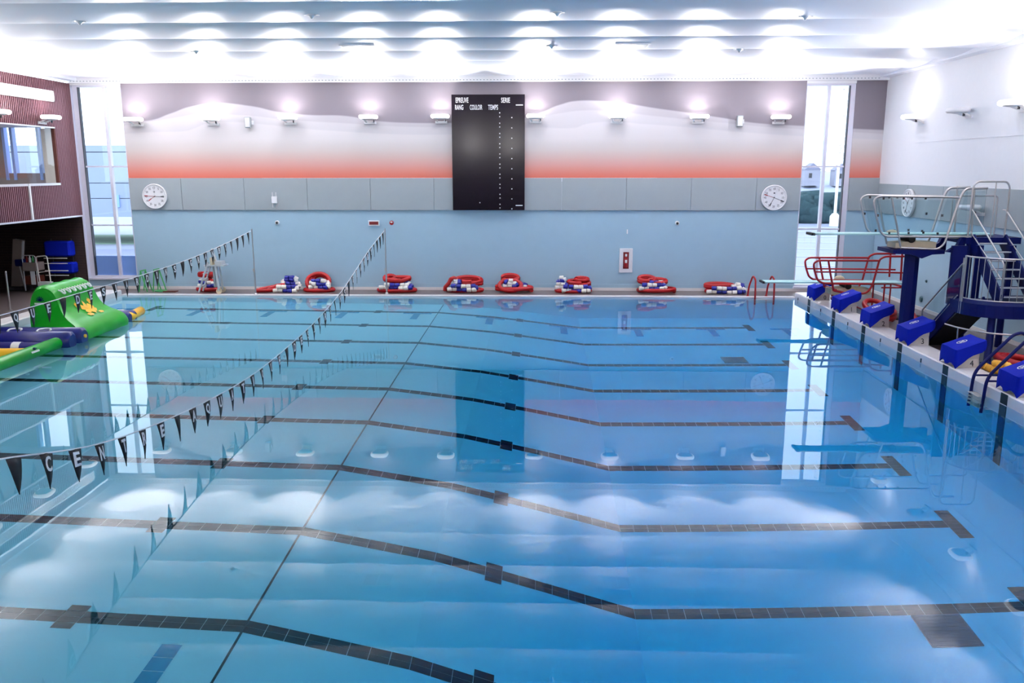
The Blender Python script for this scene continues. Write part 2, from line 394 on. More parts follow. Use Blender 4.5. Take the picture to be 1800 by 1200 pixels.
# water body, closed, following the basin
mb = MB(); e = .012
top = [(-e,NEAR-e,0),(25+e,NEAR-e,0),(25+e,e,0),(-e,e,0)]
mb.add(top, [(0,1,2,3)])
PW = [(x+(-e if x == 0 else e if x == 25 else 0), z-e) for x, z in PROF]
for (a, za), (b, zb) in zip(PW, PW[1:]): mb.add([(a,NEAR-e,za),(b,NEAR-e,zb),(b,e,zb),(a,e,za)], [(0,1,2,3)])
for y in (NEAR-e, e): mb.add([(-e,y,0)]+[(x,y,z) for x, z in PW]+[(25+e,y,0)], [tuple(range(len(PW)+2))])
for x, z in (PW[0], PW[-1]): mb.add([(x,NEAR-e,0),(x,e,0),(x,e,z),(x,NEAR-e,z)], [(0,1,2,3)])
me_w = mb
import bmesh
wat = me_w.build('pool_water', M_water)
b = bmesh.new(); b.from_mesh(wat.data); bmesh.ops.remove_doubles(b, verts=b.verts, dist=1e-4); bmesh.ops.recalc_face_normals(b, faces=b.faces); b.to_mesh(wat.data); b.free()
struct(wat, 'calm clear blue pool water reflecting the mural wall')

# far wall with two tall window openings
WL0, WL1, WR0, WR1 = -2.0, -.12, 25.42, 27.22
ZB, ZM = 3.12, 4.33
wf = struct(MB().box(WL1, WR0, W, W+.35, ZM, HC).build('wall_far', M_mural), 'far wall with pale mural of waves and orange gradient')
MB().box(WR1, RX, W, W+.35, ZM, HC).build('mural_strip', M_mural, wf)
MB().box(WL1, WR0, W+.02, W+.35, 0, ZB).build('lower_wall', M_blue, wf)
MB().box(WR1, RX, W+.02, W+.35, 0, ZB).build('lower_wall', M_blue, wf)
MB().box(WL1-2.2, WL1, W+.02, W+.35, 0, .44).build('lower_wall', M_blue, wf)
MB().box(WR0, WR1, W+.02, W+.35, 0, .22).build('lower_wall', M_blue, wf)
MB().box(WL0-.1, WL1, W, W+.35, 7.76, HC).build('window_head', M_white, wf)
MB().box(WR0, WR1, W, W+.35, 7.72, HC).build('window_head', M_white, wf)
MB().box(WL1, WR0, W-.004, W+.1, .06, .30).build('kick_panel', M_blue, wf)
xs = [WL1]+[9.2+2.43*k for k in range(-3, 7)]+[WR0]
for a, bb in zip(xs, xs[1:]): MB().bevbox(a+.006, bb-.006, W-.045, W+.3, ZB, ZM-.004, .006).build('wall_panel', M_grey, wf)
MB().bevbox(WR1+.006, RX, W-.045, W+.3, ZB, ZM-.004, .006).build('wall_panel', M_grey, wf)
struct(MB().box(WL1-2, RX, W-.02, W+.02, DZ, DZ+.11).build('baseboard_far', M_cop))
cor = struct(MB().box(LX, RX, W-.16, W+.1, 7.82, HC+.1).build('trim_3', M_white), 'white cornice strip along the top of mural wall')
mb = MB()
for k in range(240): mb.box(LX+.1+k*.125, LX+.1+k*.125+.05, W-.163, W-.159, 7.87, 7.90)
tag(mb.build('perforations', M_grey, cor), None, None, kind='stuff')

# right wall
wr = struct(MB().box(RX, RX+.35, -36, W+.35, 4.12, HC+.6).build('wall_right', M_wallwhite), 'white right wall above grey and pale blue bands')
yy = [W]+[W-2.6*k for k in range(1, 13)]+[-36]
for a, bb in zip(yy, yy[1:]): MB().bevbox(RX-.03, RX+.3, bb+.006, a-.006, 3.05, 4.12, .006).build('wall_panel', M_grey, wr)
MB().box(RX+.01, RX+.35, -36, W+.35, -.3, 3.05).build('lower_wall', M_blue, wr)
MB().box(RX-.012, RX+.01, -16, -1.2, 5.52, 5.55).build('cable_trunking', M_wallwhite, wr)
struct(MB().box(RX-.02, RX+.02, -30, W, DZ, DZ+.11).build('baseboard_right', M_cop))
for py, pz, r in ((-3.0,1.05,.045),(-2.75,.42,.10)):
    MB().lathe([(r,0),(r,.02),(r*.8,.04)], 16, Matrix.Translation((RX+.012,py,pz)) @ Matrix.Rotation(-PI/2,4,'Y')).build('wall_vent', M_drain, wr)

# left cladding (corrugated) over an open storage recess
GY0, GY1, GZ0, GZ1 = -7.9, .22, 4.17, 6.12   # gallery window
mb = MB()
def corrug(y0, y1, z0, z1):
    n = max(1, round((y1-y0)/.105)); p = (y1-y0)/n
    for k in range(n):
        a = y0+k*p
        q = [(LX,a),(LX,a+p*.45),(LX-.03,a+p*.55),(LX-.03,a+p*.92),(LX,a+p)]
        for (xa, ya), (xb, yb) in zip(q, q[1:]): mb.add([(xa,ya,z0),(xb,yb,z0),(xb,yb,z1),(xa,ya,z1)], [(0,1,2,3)])
corrug(GY1, W-.02, 2.92, 7.82); corrug(GY0, GY1, 2.92, GZ0); corrug(GY0, GY1, GZ1, 7.82); corrug(-36, GY0, 2.92, 7.82)
wl = struct(mb.build('wall_left', M_clad), 'brown corrugated metal cladding above the storage recess')
MB().box(LX-.2, LX+.012, -36, W, 2.87, 2.93).build('drip_edge', M_silver, wl)
MB().box(-8, LX-.03, -36, W, 2.93, 3.05).build('soffit', M_brick, wl)
MB().box(-8, LX-.05, W, W+.35, -.3, 4.0).build('brick_wall', M_brick, wl)
MB().box(-8.3, -8, -36, W, -.3, 4.0).build('brick_wall', M_brick, wl)
MB().box(LX-.01, LX+.05, -1.78, -1.70, 2.94, GZ0).build('conduit', M_white, wl)
MB().box(LX-.03, WL0-.06, W-.02, W+.35, 0, HC).build('corner_post', M_frame, wl)
for y in (-.6,-2.3,-4.0): MB().lathe([(.07,2.88),(.07,2.93)], 14, Matrix.Translation((-3.6,y,0))).build('downlight', M_spot, wl)
MB().box(-4.72, -4.64, W-3.0, W-2.92, DZ, 2.93).build('recess_pipe', M_silver, wl)

# gallery room behind the window in the cladding
w3 = struct(MB().box(LX-.10, LX+.02, GY0-.05, GY1+.03, GZ0-.08, GZ0).build('window_3', M_silver), 'long interior gallery window in the brown cladding')
MB().box(LX-.10, LX+.02, GY0-.05, GY1+.03, GZ1, GZ1+.05).build('head_frame', M_silver, w3)
MB().box(LX-.12, LX+.01, GY1-.02, GY1+.03, GZ0, GZ1).build('jamb', M_wood, w3)
MB().box(LX-.5, LX-.12, GY1-.02, GY1+.03, GZ0, GZ1).build('jamb', M_cream, w3)
MB().box(LX-.06, LX-.05, GY0, GY1, GZ0, GZ1).build('pane', M_pane, w3)
rm = struct(MB().box(-6.2, LX-.12, -8.2, .7, GZ0-.6, GZ0-.4).build('gallery_floor', M_taupe))
MB().box(-6.2, LX-.12, -8.2, .7, GZ1+.05, GZ1+.2).build('gallery_ceiling', M_white, rm)
MB().box(-6.3, -6.2, -8.2, .7, GZ0-.6, GZ1+.1).build('gallery_wall', M_taupe, rm)
MB().box(-2.62, LX-.12, .6, .75, GZ0-.6, GZ1+.1).build('gallery_wall', M_cream, rm)
MB().box(-6.2, -4.2, .6, .75, GZ0-.6, GZ1+.1).build('gallery_wall', M_taupe, rm)
MB().box(-4.2, -2.62, .6, .75, GZ0-.6, GZ0+.35).build('gallery_wall', M_taupe, rm)
for x in (-4.25,-3.95,-2.95): MB().box(x, x+.1, .55, .78, GZ0+.1, GZ1+.05).build('mullion', M_spand, rm)
MB().box(-6.2, -6.19, -8.2, .6, GZ0-.4, GZ0+.5).build('wainscot', M_wood, rm)

gl_ = thing('added_gallery_lamp', 'round fill lamp added inside the gallery behind the interior window', 'lamp', (-4.2,-3.5,GZ1+.05))  # added fill lamp that brightens the gallery interior, no fixture known there
MB().lathe([(.25,GZ1-.02),(.28,GZ1),(.28,GZ1+.05)], 20, Matrix.Translation((-4.2,-3.5,0))).build('shade', M_white, gl_)
ld = bpy.data.lights.new('gallery_fill_light', 'AREA'); ld.shape = 'DISK'; ld.size = .4; ld.energy = 60; lo = bpy.data.objects.new('gallery_fill_light', ld); COL.objects.link(lo); lo.parent = gl_; lo.location = (0,0,-.09)
MB().lathe([(.10,GZ0-.40),(.16,GZ0-.38),(.16,GZ0+.25)], 14, Matrix.Translation((-3.6,-1.9,0))).build('stool', M_orange, rm)

# ceiling of hanging curved panels
ce = struct(MB().box(LX-.3, RX+.4, -36, W+.4, HC+.35, HC+.6).build('ceiling', M_ceil), 'white ceiling of curved hanging panels')
PER = 2.44; edges = [W-.14]
y = -.49
while y > -36: edges.append(y); y -= PER
edges.append(-36.0)
for ya, yb in zip(edges, edges[1:]):
    mb = MB(); n = 12; sag = .10; vs = []
    L_ = ya-yb
    for k in range(n+1):
        t = k/n; yy_ = yb+L_*t; z = HC+.035-sag*4*t*(1-t)*(L_/PER)**2-.02*(t-.5)
        vs.append((yy_, z))
    m = MB()
    P = [(LX-.05,) , (RX+.02,)]
    m.add([(LX-.05, a, z) for a, z in vs]+[(RX+.02, a, z) for a, z in vs], [(k, k+1, n+2+k, n+1+k) for k in range(n)], True)
    m.add([(LX-.05, a, z+.03) for a, z in vs]+[(RX+.02, a, z+.03) for a, z in vs], [(k, k+1, n+2+k, n+1+k) for k in range(n)], True)
    m.build('ceiling_panel', M_ceil, ce)
for x in (LX-.02, RX-.35):   # light cove along the side walls
    MB().prism([(x,HC-.10),(x+.37,HC-.10),(x+.37,HC+.3),(x,HC+.3)], 1, -36, W-.16).build('side_cove', M_ceil, ce)

# near gallery (below and behind the camera)
wn = struct(MB().box(-8, RX, -30.6, -30.35, -.3, 4.0).build('wall_near', M_wallwhite), 'low white front of the viewing gallery')
MB().box(-8, RX, -36, -30.6, 2.8, 3.0).build('gallery_floor', M_deck, wn)
MB().box(-8, RX, -36.3, -36, -.3, HC+.6).build('rear_wall', M_wallwhite, wn)

# tall windows
def window(name, x0, x1, z0, z1, mids, trans, label, wide_side):
    e = struct(MB().box(x0, x1, W+.06, W+.20, z0-.06, z0+.05).build(name, M_frame), label)
    MB().box(x0-.03, x1+.03, W-.07, W+.10, z0-.10, z0-.03).build('window_sill', M_frame, e)
    MB().box(x0, x1, W+.06, W+.20, z1-.05, z1+.06).build('window_frame', M_frame, e)
    wl_ = .20 if wide_side == 0 else .04; wr_ = .20 if wide_side == 1 else .04
    MB().box(x0, x0+wl_, W+.04, W+.22, z0, z1).build('window_frame', M_frame, e)
    MB().box(x1-wr_, x1, W+.04, W+.22, z0, z1).build('window_frame', M_frame, e)
    gx = x0+wl_ if wide_side == 0 else x1-wr_
    MB().box(gx-.012, gx+.012, W+.03, W+.2, z0+.05, z1-.05).build('gasket', M_gask, e)
    for x in mids: MB().box(x-.055, x+.055, W+.05, W+.21, z0, z1).build('mullion', M_frame, e)
    for z in trans: MB().box(x0+.03, x1-.03, W+.07, W+.20, z-.03, z+.03).build('transom', M_frame, e)
    X = [x0+wl_]+list(mids)+[x1-wr_]; Z = [z0]+list(trans)+[z1]
    for a, bb in zip(X, X[1:]):
        for c, d in zip(Z, Z[1:]): MB().box(a+.01, bb-.01, W+.12, W+.128, c, d).build('pane', M_pane, e)
    return e
w1 = window('window_1', WL0, WL1, .52, 7.74, [-.82], [2.53, 4.76], 'tall two-column window beside brown cladding on left', 0)
MB().box(WL0+.2, WL1, W+.16, W+.20, .55, 1.33).build('spandrel_panel', M_spand, w1)
w2 = window('window_2', WR0, WR1, .26, 7.70, [26.27], [2.42, 4.74], 'tall two-column window right of the mural wall', 1)
mb = MB()
for k in range(130):
    z = random.uniform(4.85, 7.6); x = 26.98-abs(random.gauss(0, .22)); s = random.uniform(.008, .022)
    if x > 26.4: mb.add([(x-s*.6,W+.115,z-s),(x+s*.4,W+.115,z-s*.8),(x+s*.6,W+.115,z+s),(x-s*.3,W+.115,z+s*.7)], [(0,1,2,3)])
tag(mb.build('frit_marks', M_gask, w2), None, None, kind='stuff')

# ------------------------------------------------------------------ wall uplights
ORD = ['first','second','third','fourth','fifth','sixth','seventh','eighth','ninth','tenth']
def uplight_proto(name, label, loc, rz, on=True, power=None, tint=(1,.955,.94)):
    t = thing(name, label, 'wall light', loc, rz, 'wall mounted uplights')
    if 'tray' not in UP:
        m = MB(); n = 20   # shallow wing-shaped tray, thick at the back, thin at the lip
        ring = lambda a, b, z, yo: [(a*math.copysign(abs(math.cos(2*PI*k/n))**.6, math.cos(2*PI*k/n)), yo+b*math.copysign(abs(math.sin(2*PI*k/n))**.6, math.sin(2*PI*k/n)), z) for k in range(n)]
        rs = [ring(.20,.13,-.075,-.30), ring(.29,.20,-.05,-.33), ring(.33,.26,.0,-.36), ring(.34,.265,.022,-.36), ring(.30,.22,.022,-.36), ring(.28,.20,-.01,-.36)]
        vs = [q for r in rs for q in r]
        m.add(vs, [(i*n+k, i*n+(k+1) % n, (i+1)*n+(k+1) % n, (i+1)*n+k) for i in range(len(rs)-1) for k in range(n)], True)
        m.add(rs[0], [tuple(range(n))]); m.add(rs[-1], [tuple(range(n))])
        a = m.build('tray', M_white, t, True)
        br = MB().bar((-.20,-.30,-.05),(-.12,-.02,-.17),.04,.05).bar((.20,-.30,-.05),(.12,-.02,-.17),.04,.05).box(-.22,.22,-.06,0,-.22,-.13)
        b2 = br.build('bracket', M_white, t, True)
        kn = MB().box(.17,.20,-.30,-.24,-.16,-.06).build('knuckle', M_dark, t, True)
        dm = MB(); rr_ = [ring(.30,.235,-.055,-.36), ring(.345,.275,-.022,-.36), ring(.352,.282,.045,-.36), ring(.315,.25,.088,-.36)]
        dv = [q for r in rr_ for q in r]; dm.add(dv, [(i*n+k, i*n+(k+1) % n, (i+1)*n+(k+1) % n, (i+1)*n+k) for i in range(3) for k in range(n)], True)
        UP['tray'], UP['bracket'], UP['knuckle'] = a.data, b2.data, kn.data
        df = dm.build('diffuser_rim', M_lens, t, True); UP['rim'] = df.data
        if not on: df.data = df.data.copy(); df.data.materials[0] = M_white
    else:
        for k in ('tray', 'bracket', 'knuckle'): link(k, UP[k], t)
        df = link('diffuser_rim', UP['rim'], t)
        if not on: df.data = df.data.copy(); df.data.materials[0] = M_white
    if on:
        for pw, tilt, sprd, sx_, sy_ in ((FLOOD, 1.08, 90, .46, .26), (SPILL, .42, 172, .36, .12)):   # long-throw flood and near-wall lamp
            ld = bpy.data.lights.new('uplight_lamp', 'AREA'); ld.shape = 'RECTANGLE'; ld.size = sx_; ld.size_y = sy_; ld.energy = pw*LAMP*(power or 1); ld.color = tint; ld.spread = math.radians(sprd)
            lo = bpy.data.objects.new('uplight_lamp', ld); COL.objects.link(lo); lo.parent = t; lo.location = (0,-.37,.098) if sprd < 150 else (0,-.30,.098); lo.rotation_euler = (PI+tilt, 0, 0)
    return t
UP = {}
for k, x in enumerate((.42,3.33,6.26,9.28,11.95,15.48,18.5,21.49,24.45)):
    side = ('%s white uplight from the left window along mural wall' % ORD[k]) if k < 5 else ('%s white uplight to the right of the scoreboard on mural wall' % ORD[k-5])
    uplight_proto('wall_uplight', side, (x, W, 6.56-.006*abs(x-14)**1.3*.5), 0)
for k, yq in enumerate((-1.55,-4.74,-7.63,-10.7,-13.7,-16.7,-19.7,-22.7,-25.7,-28.7)):
    uplight_proto('wall_uplight', '%s white uplight from the far corner on right white wall' % ORD[k], (RX, yq, 6.33), -PI/2, on=(k != 1), power=.58)
for k, yq in enumerate((-.53,-3.45,-6.45,-9.45,-12.45,-15.45,-18.45,-21.45,-24.45,-27.45)):
    uplight_proto('wall_uplight', '%s white uplight from the far corner on brown cladding' % ORD[k], (LX, yq, 6.45), PI/2, power=.58)
uplight_proto('wall_uplight', 'low white wall light behind the three metre platform rails', (RX-.03, -6.03, 3.56), -PI/2, on=False)
for k in range(9):
    uplight_proto('wall_uplight', '%s white uplight from left on the gallery rear wall' % ORD[k], (1.0+3.1*k, -36.0, 6.5), PI)

# ------------------------------------------------------------------ scoreboard
x0, x1, z0, z1 = 12.36, 15.08, 3.13, 7.36; yf = W-.18
sb = thing('scoreboard', 'tall black electronic scoreboard mounted in the middle of mural wall', 'scoreboard', (13.7, W, z0))
MB().box(x0, x1, yf+.012, W-.048, z0, z1).build('case', M_score, sb)
cols = [x0, x0+.66, x0+1.32, x1]; rows = [z1, z1-.37, z1-.58]+[z1-.58-.365*k for k in range(1, 11)]
for c0, c1 in zip(cols, cols[1:]):
    for r0, r1 in zip(rows, rows[1:]): MB().box(c0+.004, c1-.004, yf, yf+.013, max(z0, r1)+.003, r0-.003).build('module', M_score, sb)
def stext(s, u0, u1, v0, v1):
    p = onY((u0+u1)/2, (v0+v1)/2, yf); q0 = onY(u0, v0, yf); q1 = onY(u1, v1, yf)
    text('lettering', s, .22, M_letter, sb, Matrix.Translation(-Vector(sb.location)) @ frame((p.x, yf-.006, p.z), (1,0,0), (0,0,1)), fit=(q1.x-q0.x, q0.z-q1.z), bold=.003)
stext('EPREUVE', 801, 823.5, 171.5, 180.5); stext('SERIE', 881, 896.5, 171.5, 180.5)
stext('RANG', 800, 814.5, 184, 193); stext('COULOIR', 826, 848, 184, 193); stext('TEMPS', 858, 875.5, 184, 193)
dot = None
for k in range(10):
    zc = 6.70-.372*k
    for x, z in ((14.15,zc),(14.15,zc-.135),(14.60,zc-.17)):
        if dot is None:
            d = MB().box(-.018,.018,-.005,.005,-.018,.018).build('dot_mark', M_letter, sb, True); dot = d.data
        else: d = link('dot_mark', dot, sb)
        d.location = Vector((x, yf-.004, z))-sb.location
for u, v in ((913,184.5),(912.5,361)):
    p = onY(u, v, yf); MB().box(p.x-.13, p.x+.13, yf-.008, yf, p.z-.015, p.z+.015).build('maker_strip', M_letter, sb)
d = link('dot_mark', dot, sb); p = onY(843.5, 356, yf); d.location = Vector((p.x, yf-.004, p.z))-sb.location

# ------------------------------------------------------------------ pace clocks
def clock(label, loc, rz, hands):
    t = thing('pace_clock', label, 'clock', loc, rz, 'round pace clocks'); R = .475
    Mx = Matrix.Rotation(PI/2, 4, 'X')
    MB().lathe([(R*.9,0),(R,.01),(R,.085),(R*.965,.10),(R*.93,.10),(R*.925,.075)], 40, Mx).build('rim', M_white, t, True)
    f = MB().lathe([(R*.925,.06),(R*.925,.072)], 40, Mx, False).build('face', M_letter, t, True)
    for k in range(12):
        a = PI/2-2*PI*(k+1)/12; text('numeral', str(5*(k+1)), .115, M_ink, f, frame((.33*math.cos(a), -.076, .33*math.sin(a)), (1,0,0), (0,0,1)), .8, .002)
    m = MB()
    for k in range(60):
        a = 2*PI*k/60; l = .40 if k % 5 else .385; m.bar((l*math.sin(a),-.074,l*math.cos(a)), (.425*math.sin(a),-.074,.425*math.cos(a)), .006, .004, (0,1,0))
    tag(m.build('minute_marks', M_ink, f, True), None, None, kind='stuff')
    for ang, ln, mt in hands:
        a = math.radians(ang); d = Vector((math.sin(a),0,math.cos(a))); o = Vector((0,-.082,0))
        h = MB().bar(o-d*.05, o+d*ln, .014, .005, (0,1,0)); h.bar(o+d*(ln-.14), o+d*(ln-.02), .034, .005, (0,1,0)); h.build('hand', mt, t, True)
    MB().lathe([(.02,.075),(.02,.095)], 12, Mx).build('hub', M_dark, t, True)
    MB().box(-.03,.03,-.079,-.076,.15,.19).build('maker_mark', M_ink, t, True)
    return t
clock('white pace clock on grey band beside the left window', (.88, W-.045, 3.64), 0, [(274,.40,M_red),(236,.30,M_red),(92,.38,M_ink),(0,.4,M_silver)])
clock('white pace clock on grey band beside the right window', (24.44, W-.045, 3.60), 0, [(288,.40,M_red),(112,.41,M_ink),(206,.36,M_ink),(18,.42,M_silver)])
clock('white pace clock on the right wall behind the high diving board', (RX-.03, -1.28, 3.51), -PI/2, [(300,.40,M_red),(200,.36,M_ink),(40,.38,M_ink),(120,.4,M_silver)])

# ------------------------------------------------------------------ small wall devices
def speaker(label, x):
    t = thing('wall_speaker', label, 'speaker', (x, W, 6.38))
    MB().bevbox(x-.12, x+.10, W-.24, W-.07, 6.18, 6.58, .02).build('cabinet', M_grey, t)
    MB().box(x-.10, x+.08, W-.245, W-.235, 6.21, 6.55).build('grille', M_silver, t)
    MB().box(x+.0, x+.16, W-.09, W, 6.31, 6.45).build('bracket', M_white, t)
speaker('grey box speaker on mural wall left of the scoreboard', 4.70); speaker('grey box speaker on mural wall right of the scoreboard', 23.02)
t = thing('access_point', 'white wireless access point with four thin antennas on grey band', 'access point', (5.5, W-.045, 3.5))
MB().bevbox(5.39, 5.61, W-.10, W-.045, 3.38, 3.64, .015).build('body', M_white, t)
for dx in (-.07,.07):
    for a, bb in ((3.64,3.80),(3.22,3.38)): MB().tube([(5.5+dx,W-.07,a),(5.5+dx,W-.07,bb)], .010, 6).build('antenna', M_white, t)
def domecam(label, x, z):
    t = thing('dome_camera', label, 'camera', (x, W+.02, z)); Mx = Matrix.Translation((x,W+.02,z)) @ Matrix.Rotation(PI/2,4,'X')
    MB().lathe([(.085,0),(.085,.05),(.07,.07)], 18, Mx).build('housing', M_white, t)
    MB().ball((x,W-.055,z-.005), .048,.035,.048).build('dome', M_ink, t)
domecam('small white dome camera on blue wall below the access point', 5.54, 2.64); domecam('small white dome camera on blue wall above and right of extinguisher cabinet', 20.88, 2.64)
t = thing('illuminated_sign', 'small red sign in a white frame on blue wall', 'sign', (9.29, W+.02, 2.63))
MB().box(9.08,9.50,W-.04,W+.02,2.53,2.73).build('frame', M_white, t); MB().box(9.115,9.465,W-.046,W-.038,2.57,2.69).build('panel', M_redsign, t)
t = thing('alarm_beacon', 'small round red alarm beacon beside the red sign', 'alarm', (9.97, W+.02, 2.64)); Mx = Matrix.Translation((9.97,W+.02,2.64)) @ Matrix.Rotation(PI/2,4,'X')
MB().lathe([(.085,0),(.085,.03),(.075,.05)], 18, Mx).build('base', M_red, t); MB().ball((9.97,W-.04,2.665), .05,.03,.03).build('lens', M_letter, t)
t = thing('extinguisher_cabinet', 'white cabinet with red fire extinguisher behind its narrow window', 'cabinet', (18.98, W+.02, .75))
MB().bevbox(18.72,19.23,W-.03,W+.02,.75,1.68,.01).build('door', M_white, t)
MB().box(18.865,19.085,W-.036,W-.028,.90,1.54).build('recess', M_redsign, t)
MB().lathe([(.05,0),(.055,.03),(.055,.33),(.03,.40),(.02,.45)], 14, Matrix.Translation((18.975,W-.04,.95))).build('extinguisher', M_red, t)
MB().box(18.935,19.015,W-.10,W-.05,1.13,1.25).build('paper_label', M_letter, t); MB().box(18.94,19.01,W-.08,W-.04,1.38,1.47).build('valve', M_white, t)
MB().box(19.17,19.19,W-.045,W-.03,1.18,1.22).build('latch', M_silver, t)
t = thing('wall_hook', 'small white hook on blue wall above extinguisher cabinet', 'hook', (18.99, W+.02, 2.3))
MB().box(18.975,19.015,W-.05,W+.02,2.24,2.40).build('plate', M_white, t); MB().box(18.98,19.005,W-.08,W-.05,2.24,2.29).build('prong', M_white, t)
# long white ventilation grille on the cladding
t = thing('air_grille', 'long white ventilation grille high on the brown cladding', 'grille', (LX, -4, 7.07))
gy0, gy1, gz0, gz1 = -7.6, .36, 7.06, 7.44
for a in ((gy0,gy1,gz0,gz0+.05),(gy0,gy1,gz1-.05,gz1),(gy0,gy0+.05,gz0,gz1),(gy1-.05,gy1,gz0,gz1)): MB().box(LX, LX+.06, *a).build('frame', M_white, t)
MB().box(LX-.001, LX+.012, gy0, gy1, gz0, gz1).build('backing', M_cream, t)
m = MB()
for k in range(150): m.box(LX+.012, LX+.045, gy0+.06+k*.0525, gy0+.075+k*.0525, gz0+.05, gz1-.05)
tag(m.build('louvres', M_white, t), None, None, kind='stuff')
# ceiling devices
for k, (u, v, w_) in enumerate(((632,82,.95),(1110,80,.95))):
    p = onZ(u, v, 7.96); t = thing('ceiling_diffuser', 'rectangular ceiling air diffuser %s of the scoreboard' % ('left' if k == 0 else 'right'), 'vent', (p.x, p.y, 7.92))
    MB().box(p.x-w_/2, p.x+w_/2, p.y-.42, p.y+.42, 7.935, 7.97).build('frame', M_white, t)
    for s in (-1, 1):
        g = MB().box(p.x+(.02 if s > 0 else -w_/2+.06), p.x+(w_/2-.06 if s > 0 else -.02), p.y-.36, p.y+.36, 7.928, 7.94).build('grille', M_grey, t)
sp = ['far left', 'left of centre', 'right of centre', 'right', 'over the left lanes', 'near the middle rear', 'rear right']
for k, (u, v) in enumerate(((140,36),(548,25),(980,21),(1416,28),(345,89),(970,80),(1300,87))):
    p = onZ(u, v, 7.95); t = thing('sprinkler_head', 'small ceiling sprinkler head, %s' % ['leftmost of the front row','second from left in front row','third from left in front row','rightmost of the front row','leftmost of the rear row','middle of the rear row','rightmost of the rear row'][k], 'sprinkler', (p.x, p.y, 7.95))
    MB().lathe([(.10,8.0),(.11,7.93),(.05,7.91),(.02,7.86)], 14, Matrix.Translation((p.x,p.y,0))).build('rose', M_silver, t)
    MB().bar((p.x-.16,p.y,7.93),(p.x+.16,p.y,7.93),.05,.02).build('plate', M_silver, t)

# ------------------------------------------------------------------ starting blocks
def cover_mb():
    m = MB(); x0, x1, y0, y1 = .03, .66, -.37, .37; top = lambda x: .68+(x-x0)*.36
    nx, ny = 7, 8; P = {}
    for i in range(nx+1):
        for j in range(ny+1):
            x = x0+(x1-x0)*i/nx; y = y0+(y1-y0)*j/ny; d = min(i, nx-i, j, ny-j)
            P[i,j] = (x, y, top(x)-(.018 if d == 0 else 0)+.006*math.sin(7*x+9*y))
    idx = {k: n for n, k in enumerate(P)}; m.add(list(P.values()), [(idx[i,j], idx[i+1,j], idx[i+1,j+1], idx[i,j+1]) for i in range(nx) for j in range(ny)], True)
    loop = [(i,0) for i in range(nx)]+[(nx,j) for j in range(ny)]+[(i,ny) for i in range(nx,0,-1)]+[(0,j) for j in range(ny,0,-1)]
    n = len(loop); ups = [Vector(P[k]) for k in loop]; c = Vector((.33,0,.6)); los = []; mids = []
    for q, (i, j) in enumerate(loop):
        u = ups[q]; out = Vector((u.x-c.x, u.y, 0)).normalized()
        front = (nx-i)/nx; drop = .20+.16*front+.045*math.sin(q*1.3)*(.4+.6*front)
        if (i, j) in ((0,0),(0,ny)): drop += .07
        mids.append(u+out*.018+Vector((0,0,-drop*.5))); los.append(u+out*.012*(1+math.sin(q*2.3))+Vector((0,0,-drop)))
    m.add(ups+mids+los, [(r*n+k, r*n+(k+1) % n, (r+1)*n+(k+1) % n, (r+1)*n+k) for r in (0,1) for k in range(n)], True)
    return m
def emblem_mb():
    m = MB(); z = lambda x: .68+(x-.03)*.36+.012; cx = .30; n = 28
    def el(rx, ry, k): a = 2*PI*k/n; return (cx+rx*math.cos(a), ry*math.sin(a), z(cx+rx*math.cos(a)))
    for ra, rb in ((.112,.094),): m.add([el(ra,ra*.80,k) for k in range(n)]+[el(rb,rb*.78,k) for k in range(n)], [(k,(k+1) % n,n+(k+1) % n,n+k) for k in range(n)])
    for yo in (-.035,.0,.035):
        pts = [(cx-.055+.11*q/6, yo*.8+.016*math.sin(q*1.1+yo*40), 0) for q in range(7)]
        m.add([(x, y-.011, z(x)) for x, y, _ in pts]+[(x, y+.011, z(x)) for x, y, _ in pts], [(q, q+1, 8+q, 7+q) for q in range(6)])
    return m
blk = None; BLKS = []
for k in range(6):
    lab = 'blue covered starting block marked %d, %s on right parapet' % (k, ['farthest from viewer','second from far end','third from far end','fourth from far end','fifth from far end','nearest, cut by frame edge'][k])
    if blk is None:
        blk = t = thing('starting_block', lab, 'starting block', (25.0, LANES[0], PAR), 0, 'starting blocks on the right parapet')
        o = Vector((25.0, LANES[0], PAR))
        b1 = MB(); vs = [(.14,-.27,0),(.60,-.27,0),(.60,.27,0),(.14,.27,0),(.10,-.24,.16),(.60,-.24,.20),(.60,.24,.20),(.10,.24,.16),(.08,-.28,.33),(.60,-.28,.48),(.60,.28,.48),(.08,.28,.33)]
        b1.add(vs, [(0,3,2,1)]+[(r*4+i, r*4+(i+1) % 4, r*4+4+(i+1) % 4, r*4+4+i) for r in (0,1) for i in range(4)]+[(8,9,10,11)]); b1.build('base', M_base, t, True)
        cm = cover_mb(); cm.v = [v-Vector((0,0,PAR)) for v in cm.v]; c = cm.build('cover', M_cover, t, True)
        em = emblem_mb(); em.v = [v-Vector((0,0,PAR)) for v in em.v]; em.build('emblem', M_letter, c, True)
        t0 = t
    else:
        t = copy_tree(blk); t.location = (25.0, LANES[k], PAR); t['label'] = lab
    BLKS.append(t)
for k, t in enumerate(BLKS): text('number', str(k), .20, M_ink, t, frame((.44,-.262,.10), (1,0,0), (0,.25,1)), .9, .004)

